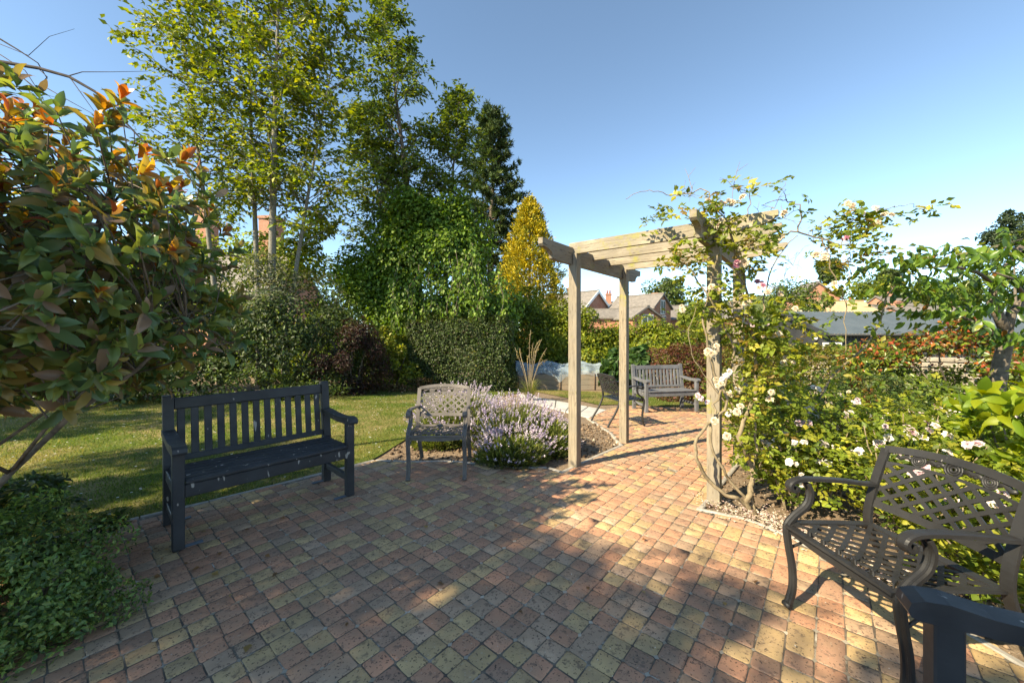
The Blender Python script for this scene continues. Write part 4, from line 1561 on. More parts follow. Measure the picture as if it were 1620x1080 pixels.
shrub('evergreen_shrub', 'dark green low shrub growing beneath the limb of the red-tipped bush', 'shrub', (-3.5, 2.45, 0.24), (0.5, 0.38, 0.4), 6000, 0.05, 0.028, DARK + [(0.06, 0.11, 0.03)], None, 'leaf_glossy', lumps=34, lump_r=0.28, stems=5)


# ------------------------------------------------------------------ trees behind the photographer that shade the patio
def shade_tree(label, spot, zc, r, rz, n):
    """a tall tree whose crown, at height zc, throws its shade on the given ground spot"""
    reseed(label)
    k = zc / math.tan(math.radians(SUN_EL))
    sdir = SUN_DIR.normalized()
    bx, by = spot[0] - sdir.x * k, spot[1] - sdir.y * k
    root = empty('garden_tree', (bx, by, gz(bx, by)), 0, label, 'tree')
    MB().tube([(0, 0, -0.1), (0.06, 0.05, zc * 0.3), (-0.04, 0.02, zc * 0.65), (0.05, 0, zc + 0.5)], [0.17, 0.14, 0.10, 0.03], 9).build('trunk', 'bark', root, True)
    for k in range(9):
        az = k * 2.4 + 0.3
        z0 = zc * 0.62 + 0.16 * k
        MB().tube([(0, 0, z0), (math.cos(az) * r * 0.45, math.sin(az) * r * 0.45, z0 + 0.45), (math.cos(az) * r * 0.85, math.sin(az) * r * 0.85, z0 + 0.7)], [0.045, 0.028, 0.010], 6).build('limb', 'bark', root, True)
    P, out = lumps_points((0, 0, zc), (r, r, rz), n, 44, 0.30, 0.9, 0.35)
    A, Nn = orient(out)
    m = len(P)
    sz = RNG.uniform(0.7, 1.25, m)
    o = link('crown', leaf_mesh('garden_tree', P, A, Nn, 0.13 * sz, 0.075 * sz, pick_cols(m, GREEN)), 'leaf', root)
    o['kind'] = 'stuff'


shade_tree('tall garden tree shading the middle of the patio', (-1.0, 1.75), 7.0, 1.45, 1.1, 4700)
shade_tree('tall garden tree shading the setts before the cast chair', (0.25, 1.05), 6.6, 1.2, 1.0, 4400)
shade_tree('tall garden tree shading the corner under the slatted bench arm', (1.15, 0.55), 6.8, 1.0, 0.8, 2400)
shade_tree('tall garden tree shading the lawn beside the red-tipped bush', (-3.5, 3.7), 6.5, 1.2, 0.9, 3200)
shade_tree('tall garden tree shading the far end of the lawn', (-6.6, 6.2), 7.0, 1.5, 1.0, 5200)
shade_tree('tall garden tree shading the slatted bench', (-1.7, 3.0), 7.2, 0.9, 0.8, 1700)


def make_dead_branch():
    """bare drooping twigs in the top left corner of the view: a dead bough of a tree beside the bush"""
    root = empty('bare_tree', (-4.9, 2.75, 0), 0, 'bare dark tree with thin drooping leafless twigs above the red-tipped bush', 'tree')
    MB().tube([(0, 0, 0), (0.05, 0, 1.2), (0.0, 0.05, 2.4), (0.12, 0.05, 3.2)], [0.07, 0.06, 0.045, 0.03], 8).build('trunk', 'twig_dark', root, True)
    Yd = 2.9
    def Q(px, py, dy=0.0):
        p = PX(px, py, Yd + dy)
        return (p[0] + 4.9, p[1] - 2.75, p[2])
    boughs = [([(0.12, 0.05, 3.2), Q(-60, 70), Q(0, 98), Q(60, 108), Q(110, 122), Q(150, 145), Q(180, 170), Q(200, 195), Q(225, 222), Q(268, 262)], 0.016),
              ([(0.12, 0.05, 3.2), Q(-40, 40, .1), Q(0, 62, .1), Q(30, 80, .1), Q(60, 100, .1), Q(75, 125, .15)], 0.009),
              ([Q(106, 121), Q(130, 114), Q(175, 114), Q(234, 113)], 0.004),
              ([Q(190, 180), Q(186, 198), Q(178, 210), Q(173, 232)], 0.0035),
              ([Q(212, 205), Q(213, 225), Q(206, 240), Q(210, 255)], 0.0035),
              ([Q(213, 222), Q(209, 236), Q(211, 250)], 0.003),
              ([Q(60, 108), Q(75, 122), Q(60, 138), Q(48, 148)], 0.004),
              ([Q(110, 122), Q(130, 150), Q(148, 175), Q(170, 200)], 0.0035),
              ([Q(75, 140), Q(110, 160), Q(150, 182), Q(168, 202)], 0.0035),
              ([Q(0, 100), Q(30, 118), Q(55, 140), Q(70, 165)], 0.005), ([Q(0, 70), Q(45, 88), Q(78, 58), Q(118, 46)], 0.003),
              ([Q(-10, 80), Q(40, 112), Q(66, 152), Q(80, 182)], 0.004), ([Q(20, 110), Q(70, 150), Q(105, 158)], 0.003)]
    for pts, r in boughs:
        k = len(pts)
        MB().tube(pts, [r * (1 - 0.7 * i / (k - 1)) for i in range(k)], 5).build('bough', 'twig_dark', root, True)
    P = np.array([Q(195 + RNG.normal(0, 12), 195 + RNG.normal(0, 4)) for _ in range(26)])
    o = link('foliage', leaf_mesh('bare_tree', P, rand_dir(26), rand_dir(26), np.full(26, 0.035), np.full(26, 0.02), pick_cols(26, GREEN)), 'leaf', root)
    o['kind'] = 'stuff'


make_dead_branch()


# ------------------------------------------------------------------ lavender, ornamental grass
def make_lavender(label, c, r, h, n_sp, lean):
    base = (c[0], c[1], gz(*c))
    root = empty('lavender_bush', base, 0, label, 'lavender', None)
    n = 5200
    # leafy mound
    d = rand_dir(n)
    d[:, 2] = np.abs(d[:, 2])
    P = d * np.array([r * 0.92, r * 0.85, h * 0.62]) * RNG.uniform(0.55, 1.05, (n, 1)) + np.array([lean[0] * 0.5, lean[1] * 0.5, 0]) * (d[:, 2:3])
    A = nrm(d + np.array([lean[0], lean[1], 0.5]) + RNG.normal(0, 0.35, (n, 3)))
    C = pick_cols(n, [(0.17, 0.22, 0.06), (0.22, 0.26, 0.07), (0.13, 0.18, 0.05), (0.27, 0.28, 0.10)], None, 0.2)
    o = link('foliage', leaf_mesh('lavender_leaves', P, A, rand_dir(n), RNG.uniform(0.05, 0.10, n), np.full(n, 0.009), C), 'leaf', root)
    o['kind'] = 'stuff'
    # stalks and flower spikes
    d = rand_dir(n_sp)
    d[:, 2] = np.abs(d[:, 2]) * 0.9 + 0.12
    d = nrm(d)
    st = d * np.array([r * 0.75, r * 0.7, h * 0.5])
    dirs = nrm(d * np.array([0.9, 0.9, 1.0]) + np.array([lean[0], lean[1], 0.45]) + RNG.normal(0, 0.12, (n_sp, 3)))
    ln = RNG.uniform(0.16, 0.34, n_sp) * (h / 0.6)
    V, T, CC = leaf_arrays(st, dirs, rand_dir(n_sp), ln, np.full(n_sp, 0.006), pick_cols(n_sp, [(0.17, 0.2, 0.08), (0.2, 0.21, 0.1)]), 'blade')
    ob = link('stalks', tri_mesh('lavender_stalks', V, T, CC), 'leaf', root)
    ob['kind'] = 'stuff'
    k = 16
    tip = st + dirs * (ln * 0.72)[:, None]
    sp = RNG.uniform(0.045, 0.085, n_sp)
    s = np.tile(np.linspace(0, 1, k), n_sp)
    Pp = np.repeat(tip, k, 0) + np.repeat(dirs, k, 0) * (s * np.repeat(sp, k))[:, None]
    q = rand_dir(n_sp * k)
    Aq = nrm(q + np.repeat(dirs, k, 0) * 0.7)
    Cq = np.repeat(pick_cols(n_sp, [(0.52, 0.42, 0.56), (0.62, 0.53, 0.62), (0.42, 0.33, 0.52), (0.68, 0.6, 0.64), (0.5, 0.43, 0.45)], None, 0.12), k, 0)
    o = link('flower_spikes', leaf_mesh('lavender_spikes', Pp, Aq, rand_dir(n_sp * k), RNG.uniform(0.012, 0.02, n_sp * k), RNG.uniform(0.008, 0.013, n_sp * k), Cq), 'petal', root)
    o['kind'] = 'stuff'
    return root


make_lavender('tall pale mauve lavender clump beside the cast metal chair', (-0.68, 5.05), 0.58, 0.80, 560, (0.1, 0.0))
make_lavender('broad lavender clump in full flower in the middle of the bed', (0.02, 4.80), 0.60, 0.70, 620, (0.25, -0.1))
make_lavender('small lavender clump leaning out next to the pergola post', (0.38, 4.55), 0.36, 0.50, 260, (0.35, -0.15))
make_lavender('low lavender clump sprawling over the edging onto the setts', (-0.02, 4.22), 0.40, 0.40, 260, (0.2, -0.4))
make_lavender('loose lavender clump behind the cast metal chair', (-0.92, 4.8), 0.36, 0.46, 60, (-0.1, -0.1))


def make_grass_clump():
    c = G(838, 634)
    base = (c[0], c[1], gz(*c))
    root = empty('ornamental_grass', base, 0, 'clump of tall ornamental grass with straw flower stalks behind the lavender', 'grass')
    P, A, Nn, L, W, C = [], [], [], [], [], []
    V, T, CC, off = [], [], [], 0
    for i in range(170):
        az = RNG.uniform(0, 6.28)
        ln = RNG.uniform(0.4, 0.95)
        out = RNG.uniform(0.15, 0.6)
        o0 = np.array([math.cos(az), math.sin(az), 0]) * RNG.uniform(0, 0.1)
        d = np.array([math.cos(az), math.sin(az), 0])
        s = np.cross(d, [0, 0, 1])
        col = pick_cols(1, [(0.16, 0.18, 0.05), (0.3, 0.27, 0.1), (0.1, 0.14, 0.04)])[0]
        m = 6
        for k in range(m + 1):
            t = k / m
            p = o0 + d * out * t ** 1.8 + np.array([0, 0, ln * (t - 0.45 * t ** 3)])
            w = 0.006 * (1 - t) + 0.0008
            V += [p - s * w, p + s * w]
            CC += [col, col]
        for k in range(m):
            a = off + 2 * k
            T += [(a, a + 1, a + 3), (a, a + 3, a + 2)]
        off += 2 * (m + 1)
    o = link('blades', tri_mesh('grass_blades', np.array(V), np.array(T), np.array(CC)), 'leaf', root)
    o['kind'] = 'stuff'
    for i in range(11):
        a = RNG.uniform(0, 6.28)
        hh = RNG.uniform(1.0, 1.75)
        out = RNG.uniform(0.05, 0.45)
        bend = RNG.uniform(0, 0.25)
        pts = [(math.cos(a) * out * t ** 1.5 + bend * max(0, t - 0.8) * 2, math.sin(a) * out * t ** 1.5, hh * t - bend * max(0, t - 0.8) * 3) for t in [k / 8 for k in range(9)]]
        sk = MB().tube(pts, [0.007] * 8 + [0.004], 5).build('flower_stalk', 'cane', root, True)
        n = 12
        tt = RNG.uniform(0.72, 1.0, n)
        q = np.array([[np.interp(t, np.linspace(0, 1, 9), [p[j] for p in pts]) for j in range(3)] for t in tt])
        so = link('seed_head', leaf_mesh('seed_head', q, nrm(np.array([0, 0, -0.6]) + RNG.normal(0, 0.5, (n, 3))), rand_dir(n), RNG.uniform(0.04, 0.08, n), np.full(n, 0.012), pick_cols(n, [(0.45, 0.33, 0.13), (0.36, 0.27, 0.1)])), 'leaf', sk)


make_grass_clump()


# ------------------------------------------------------------------ roses
def bloom_mesh(cols, k):
    rr = np.random.default_rng(k)
    P, A, Nn, L, W, C = [], [], [], [], [], []
    for ring, (n, tilt, ln, wd) in enumerate(((7, 0.15, 0.034, 0.036), (6, 0.55, 0.029, 0.032), (5, 1.0, 0.023, 0.026), (4, 1.6, 0.016, 0.02))):
        for i in range(n):
            a = 2 * math.pi * (i + rr.random() * 0.5) / n + ring
            d = np.array([math.cos(a), math.sin(a), 0])
            ax = nrm(d + np.array([0, 0, tilt]))
            P.append(d * 0.003 + np.array([0, 0, 0.004 * ring]))
            A.append(ax)
            Nn.append(nrm(np.array([0, 0, 1.0]) - d * tilt))
            L.append(ln * rr.uniform(0.85, 1.15))
            W.append(wd * rr.uniform(0.85, 1.15))
            C.append(np.array(cols[min(ring, len(cols) - 1)]) * rr.uniform(0.88, 1.08))
    V, T, CC = leaf_arrays(np.array(P), np.array(A), np.array(Nn), np.array(L), np.array(W), np.clip(np.array(C), 0, 0.95), 'leaf')
    return tri_mesh('bloom', V, T, CC, True)


PINK = [bloom_mesh([(0.74, 0.63, 0.62), (0.74, 0.58, 0.59), (0.7, 0.48, 0.52)], k) for k in range(2)]
WHITE = [bloom_mesh([(0.82, 0.78, 0.74), (0.84, 0.79, 0.74), (0.8, 0.70, 0.66)], k + 5) for k in range(2)]
CREAM = [bloom_mesh([(0.62, 0.53, 0.38), (0.72, 0.64, 0.5), (0.6, 0.46, 0.33)], k + 9) for k in range(2)]
ROSE = [bloom_mesh([(0.6, 0.36, 0.4), (0.52, 0.25, 0.32), (0.42, 0.15, 0.22)], k + 13) for k in range(1)]


def put_bloom(root, base, p, facing, kinds, size):
    d = Vector(facing).normalized()
    for j in range(random.choice((1, 2, 3, 4))):
        o = link('bloom', random.choice(kinds), 'petal', root)
        q = Vector(p) + Vector((random.gauss(0, 0.026), random.gauss(0, 0.026), random.gauss(0, 0.018))) * (j > 0) * 1.3
        o.location = q - Vector(base)
        dd = (d + Vector((random.gauss(0, 0.35), random.gauss(0, 0.35), random.gauss(0, 0.3)))).normalized()
        o.rotation_euler = (dd.to_track_quat('Z', 'Y').to_matrix() @ Matrix.Rotation(random.uniform(0, 6), 3, 'Z')).to_euler()
        s = size * random.uniform(0.75, 1.15)
        o.scale = (s, s, s)


ROSE_PAL = [(0.185, 0.24, 0.03), (0.25, 0.285, 0.035), (0.125, 0.18, 0.025), (0.33, 0.325, 0.045), (0.09, 0.135, 0.02)]


def leaflets(P, A, L):
    """turn leaf seats into small compound leaves of five leaflets"""
    n = len(P)
    A = nrm(A)
    Nn = nrm(np.array([0, -0.25, 0.9]) + RNG.normal(0, 0.5, (n, 3)))
    S = nrm(np.cross(A, Nn))
    P5, A5, N5 = [], [], []
    for t, sd in ((0.5, 1), (0.5, -1), (1.0, 1), (1.0, -1), (1.35, 0)):
        P5.append(P + A * (t * L * 0.8)[:, None] + S * (sd * 0.004))
        A5.append(nrm(A * (0.55 if sd else 1.0) + S * sd * 0.85 + RNG.normal(0, 0.15, (n, 3))))
        N5.append(Nn + RNG.normal(0, 0.15, (n, 3)))
    return np.concatenate(P5), np.concatenate(A5), np.concatenate(N5)


def rose_bush(label, c, r, h, n_seats, blooms, kinds, leafL=0.042, n_stems=10, pal=ROSE_PAL):
    base = (c[0], c[1], gz(*c))
    root = empty('rose_bush', base, 0, label, 'rose bush')
    tips, Ps, As = [], [], []
    for i in range(n_stems):
        a = 2 * math.pi * (i + RNG.random() * 0.6) / n_stems
        rr = r * RNG.uniform(0.45, 1.0)
        tip = np.array([math.cos(a) * rr, math.sin(a) * rr, h * RNG.uniform(0.72, 1.05)])
        pts = [np.array([math.cos(a) * 0.05, math.sin(a) * 0.05, -0.03]) * (1 - t) + np.array([tip[0] * t ** 1.3, tip[1] * t ** 1.3, tip[2] * t]) + RNG.normal(0, 0.018, 3) * (0 < t < 1) for t in np.linspace(0, 1, 7)]
        MB().tube([tuple(p) for p in pts], [0.008 * (1 - 0.6 * k / 6) for k in range(7)], 5).build('stem', 'cane', root, True)
        tips.append(pts[-1])
        m = n_seats // n_stems
        t = RNG.uniform(0.22, 1.0, m) ** 0.75
        q = np.stack([np.interp(t, np.linspace(0, 1, 7), [p[j] for p in pts]) for j in range(3)], 1)
        az = RNG.uniform(0, 6.28, m)
        d = np.stack([np.cos(az), np.sin(az), RNG.normal(0.2, 0.4, m)], 1)
        Ps.append(q + d * RNG.uniform(0.0, 0.24, (m, 1)) * (r / 0.4))
        As.append(d)
    P, A = np.concatenate(Ps), np.concatenate(As)
    k = P[:, 2] > 0.03
    P, A = P[k], A[k]
    P5, A5, N5 = leaflets(P, A, np.full(len(P), leafL))
    n = len(P5)
    sz = RNG.uniform(0.7, 1.2, n)
    o = link('foliage', leaf_mesh('rose_leaves', P5, A5, N5, leafL * sz, leafL * 0.62 * sz, np.tile(pick_cols(len(P), pal, None, 0.22), (5, 1))), 'leaf', root)
    o['kind'] = 'stuff'
    for b in range(blooms):
        t = tips[b % len(tips)] * RNG.uniform(0.85, 1.06) + np.array([RNG.normal(0, 0.06), RNG.normal(0, 0.06) - 0.03, RNG.uniform(-0.12, 0.06)])
        put_bloom(root, (0, 0, 0), t, (RNG.normal(-0.25, 0.4), -0.55, 0.6), kinds, RNG.uniform(0.6, 1.0))
    return root


ROSES = [('white flowered rose bush at the foot of the climbing rose', (2.22, 3.02), 0.34, 0.62, 520, 7, WHITE),
         ('pink and white rose bush behind the black cast chair', (2.55, 2.45), 0.42, 0.74, 700, 8, PINK + WHITE),
         ('rose bush with a large white flower head above the black chair arm', (2.62, 3.18), 0.40, 0.86, 700, 9, WHITE + PINK),
         ('rose bush of faded cream flowers beside the pergola', (2.55, 3.95), 0.44, 0.98, 760, 10, CREAM + WHITE),
         ('pale pink rose bush in the middle of the rose bed', (3.35, 3.25), 0.46, 0.84, 760, 10, PINK + WHITE),
         ('leafy rose bush with few flowers in front of the stone wall', (3.9, 4.4), 0.5, 0.86, 700, 5, WHITE + CREAM),
         ('rose bush with deep pink clusters near the red-tipped hedge', (4.0, 3.55), 0.46, 0.84, 700, 7, ROSE + PINK),
         ('low rose bush growing against the back of the black cast chair', (2.42, 1.85), 0.34, 0.52, 460, 2, PINK),
         ('dense green rose bush behind the lattice chair back', (3.05, 2.3), 0.44, 0.80, 760, 3, PINK),
         ('rose bush in bud beneath the yellow-green shrub', (3.3, 1.75), 0.44, 0.74, 640, 2, WHITE),
         ('airy rose bush between the pergola and the golden hedge', (3.2, 5.1), 0.5, 0.9, 640, 6, CREAM + PINK)]
for lab, c, r, h, ns, bl, kinds in ROSES:
    rose_bush(lab, c, r, h, ns, int(bl * 1.5), kinds)
shrub('rusty_flower_plant', 'plant with rust-orange faded flower heads among the roses', 'plant', (3.62, 4.05, 0.42), (0.28, 0.22, 0.42), 1500, 0.05, 0.02, [(0.34, 0.12, 0.03), (0.42, 0.19, 0.05), (0.2, 0.09, 0.03), (0.1, 0.13, 0.03)], None, lumps=14, stems=5)
shrub('meadow_plant', 'fresh green feathery plant filling the bed by the yellow-green shrub', 'plant', (4.1, 2.95, 0.38), (0.62, 0.5, 0.52), 7000, 0.07, 0.014, [(0.10, 0.17, 0.025), (0.14, 0.21, 0.03), (0.07, 0.12, 0.02)], None, lumps=30, stems=6)
shrub('meadow_plant', 'dark green feathery plant in front of the stone wall', 'plant', (5.0, 5.4, 0.2), (0.8, 0.6, 0.72), 8000, 0.08, 0.02, [(0.06, 0.10, 0.03), (0.09, 0.14, 0.04), (0.14, 0.15, 0.05)], None, lumps=30, stems=6)


def make_climber():
    base = (1.90, 2.98, 0.0)
    root = empty('climbing_rose', base, 0, 'climbing rose with cream and pink flowers twining up the pergola', 'climbing rose')
    B = Vector(base)
    Yp = 3.0
    def Q(px, py, Y=2.98):
        return Vector(PX(px, py, Y))
    canes = [  # (points, radius at base)
        ([Vector((1.90, 2.98, -0.02)), Q(1180, 795), Q(1190, 765), Q(1192, 740), Q(1180, 715), Q(1168, 690), Q(1180, 655), Q(1195, 620), Q(1195, 560), Q(1188, 510), Q(1180, 450), Q(1165, 400), Q(1150, 350, 2.9)], 0.022),
        ([Vector((1.90, 2.98, -0.02)), Q(1165, 787), Q(1140, 778), Q(1112, 745), Q(1100, 715), Q(1105, 690), Q(1125, 665), Q(1150, 640), Q(1130, 590), Q(1118, 540), Q(1112, 500), Q(1125, 450), Q(1135, 400, 2.88)], 0.016),
        ([Vector((1.90, 2.98, -0.02)), Q(1175, 785), Q(1140, 740), Q(1125, 700), Q(1128, 660), Q(1140, 620), Q(1160, 570), Q(1150, 520), Q(1120, 470), Q(1095, 430, 3.0), Q(1070, 400, 3.1), Q(1050, 370, 3.2)], 0.012),
        ([Vector((1.90, 2.98, -0.02)), Q(1188, 775), Q(1192, 740), Q(1197, 705), Q(1192, 660), Q(1205, 610), Q(1215, 560), Q(1205, 500), Q(1215, 450), Q(1235, 400), Q(1262, 372)], 0.010),
        # arching shoots over the top
        ([Q(1150, 350, 2.9), Q(1130, 325, 2.9), Q(1115, 300, 2.95), Q(1095, 305, 3.0), Q(1062, 308, 3.05), Q(1035, 302, 3.05), Q(1010, 304, 3.1), Q(990, 315, 3.1)], 0.005),
        ([Q(1165, 400), Q(1200, 390), Q(1240, 372), Q(1262, 366), Q(1300, 378), Q(1330, 388), Q(1352, 380), Q(1375, 360)], 0.009),
        ([Q(1262, 366), Q(1268, 345), Q(1262, 325), Q(1245, 316), Q(1225, 318), Q(1205, 325)], 0.006),
        ([Q(1245, 316), Q(1240, 300), Q(1242, 288)], 0.003),
        ([Q(1300, 378), Q(1310, 400), Q(1318, 430), Q(1335, 470), Q(1338, 510), Q(1335, 560)], 0.006),
        ([Q(1330, 388), Q(1350, 350), Q(1370, 338), Q(1405, 330), Q(1430, 324), Q(1450, 325), Q(1480, 335)], 0.004),
        ([Q(1352, 380), Q(1345, 405), Q(1342, 440), Q(1338, 480)], 0.004),
        ([Q(1180, 450), Q(1150, 420), Q(1110, 400, 3.05), Q(1080, 380, 3.15), Q(1040, 360, 3.25)], 0.006),
        ([Q(1150, 640), Q(1120, 600), Q(1095, 560), Q(1090, 520), Q(1105, 480)], 0.005),
        ([Q(1165, 360, 2.9), Q(1185, 330, 2.85), Q(1180, 300, 2.85), Q(1160, 295, 2.85)], 0.004),
        ([Q(1215, 450), Q(1245, 460), Q(1262, 440), Q(1265, 410)], 0.004)]
    for pts, r in canes:
        k = len(pts)
        sm = []
        for i in range(k - 1):
            p0, p1, p2, p3 = pts[max(i - 1, 0)], pts[i], pts[i + 1], pts[min(i + 2, k - 1)]
            for j in range(4):
                t = j / 4
                sm.append(0.5 * ((2 * p1) + (p2 - p0) * t + (2 * p0 - 5 * p1 + 4 * p2 - p3) * t * t + (3 * p1 - p0 - 3 * p2 + p3) * t ** 3))
        sm.append(pts[-1])
        wob = [q + Vector((random.gauss(0, 0.004), random.gauss(0, 0.012), random.gauss(0, 0.004))) for q in sm]
        wob[0], wob[-1] = sm[0], sm[-1]
        MB().tube([q - B for q in wob], [r * (1 - 0.6 * i / (len(wob) - 1)) for i in range(len(wob))], 6).build('cane', 'cane', root, True)
    # bare side twigs
    tw = MB()
    for (px, py) in ((1160, 296), (1172, 305), (1225, 330), (1240, 345), (1255, 420), (1240, 440), (1285, 365), (1205, 345), (1265, 400), (1095, 300), (1070, 310), (1195, 420), (1230, 455)):
        p = Q(px, py, 2.95)
        for j in range(3):
            d = Vector((random.gauss(0, 1), random.gauss(0, 0.6), random.gauss(0.3, 0.8))).normalized()
            l = random.uniform(0.06, 0.2)
            mid = p + d * l * 0.5 + Vector((0, 0, 0.02))
            tw.tube([p - B, mid - B, p + d * l - B], [0.0025, 0.002, 0.001], 4, False)
            tw.tube([mid - B, mid + (d + Vector((random.gauss(0, .8), 0, random.gauss(0, .8)))).normalized() * l * 0.5 - B], [0.0018, 0.001], 4, False)
    o = tw.build('twigs', 'cane', root, True)
    o['kind'] = 'stuff'
    # leaf masses: (px, py, rx, ry, depth, seats)
    masses = [(1085, 405, 42, 30, 3.05, 120), (1045, 345, 26, 14, 3.2, 36), (1115, 330, 30, 20, 2.95, 60), (1140, 350, 30, 25, 2.9, 60), (1175, 300, 22, 12, 2.9, 20), (1165, 375, 40, 22, 2.9, 70),
              (1190, 415, 28, 26, 2.92, 60), (1150, 470, 50, 40, 2.95, 170), (1195, 520, 45, 40, 2.95, 170), (1190, 545, 30, 40, 3.05, 90), (1225, 560, 40, 36, 2.98, 120), (1200, 600, 34, 36, 2.98, 100), (1105, 505, 22, 30, 3.1, 50),
              (1190, 645, 26, 30, 2.98, 70), (1225, 650, 34, 40, 3.0, 90), (1180, 705, 18, 28, 2.98, 36), (1235, 300, 18, 10, 2.95, 12), (1240, 355, 24, 22, 2.95, 36), (1250, 620, 30, 30, 3.05, 60),
              (1350, 350, 40, 24, 2.98, 120), (1335, 385, 34, 24, 2.98, 70), (1385, 345, 22, 20, 2.98, 30), (1335, 420, 26, 26, 2.98, 45), (1375, 405, 22, 16, 2.98, 26), (1332, 475, 14, 34, 2.98, 24), (1332, 545, 14, 20, 2.98, 12),
              (1455, 326, 12, 6, 2.98, 6), (1478, 332, 14, 9, 2.98, 14), (1060, 312, 10, 6, 3.05, 5), (1250, 500, 34, 30, 3.0, 60), (1270, 560, 36, 36, 3.1, 60)]
    Ps, As = [], []
    for px, py, rx, ry, Y, m in masses:
        c = Q(px, py, Y)
        m = int(m * 0.62)
        q = RNG.normal(0, 0.55, (m, 3)) * np.array([rx / F * Y, 0.22, ry / F * Y]) + np.array(c)
        Ps.append(q)
        az = RNG.uniform(0, 6.28, m)
        As.append(np.stack([np.cos(az), np.sin(az), RNG.normal(-0.1, 0.4, m)], 1))
    P, A = np.concatenate(Ps), np.concatenate(As)
    L0 = 0.048
    P5, A5, N5 = leaflets(P, A, np.full(len(P), L0))
    n = len(P5)
    sz = RNG.uniform(0.7, 1.25, n)
    pal = [(0.18, 0.23, 0.03), (0.27, 0.29, 0.035), (0.11, 0.16, 0.025), (0.38, 0.34, 0.05), (0.3, 0.2, 0.06)]
    o = link('foliage', leaf_mesh('climber_leaves', P5 - np.asarray(base), A5, N5, L0 * sz, L0 * 0.62 * sz, np.tile(pick_cols(len(P), pal, [4, 3, 3, 1.5, 1], 0.2), (5, 1))), 'leaf', root)
    o['kind'] = 'stuff'
    random.seed(21)
    spots = [(1165, 420, ROSE), (1175, 412, CREAM), (1150, 350, CREAM), (1085, 445, PINK), (1120, 318, CREAM), (1145, 322, CREAM), (1238, 340, CREAM), (1248, 345, CREAM), (1175, 312, CREAM),
             (1200, 455, CREAM), (1215, 462, CREAM), (1230, 468, PINK), (1205, 447, ROSE), (1235, 465, CREAM), (1190, 515, PINK), (1195, 520, WHITE), (1258, 488, CREAM), (1130, 455, CREAM), (1145, 450, CREAM),
             (1105, 450, CREAM), (1080, 490, CREAM), (1160, 480, CREAM), (1120, 555, CREAM), (1210, 590, CREAM), (1135, 610, CREAM), (1150, 595, WHITE), (1110, 632, PINK), (1100, 640, PINK), (1170, 650, CREAM), (1130, 665, CREAM),
             (1345, 325, CREAM), (1370, 322, CREAM), (1360, 335, WHITE), (1410, 340, CREAM), (1400, 338, CREAM), (1335, 330, CREAM), (1305, 408, CREAM), (1320, 448, CREAM), (1335, 380, ROSE), (1248, 562, WHITE), (1240, 575, CREAM),
             (1205, 640, CREAM), (1220, 620, CREAM), (1160, 560, CREAM), (1225, 530, CREAM), (1180, 480, CREAM), (1150, 690, CREAM)]
    for i_, (px, py, kinds) in enumerate(spots):
        if i_ % 4 == 3:
            continue
        p = Q(px, py, RNG.uniform(2.80, 2.92))
        put_bloom(root, B, p, (-0.35, -0.75, 0.5), kinds, RNG.uniform(0.55, 0.85))


make_climber()


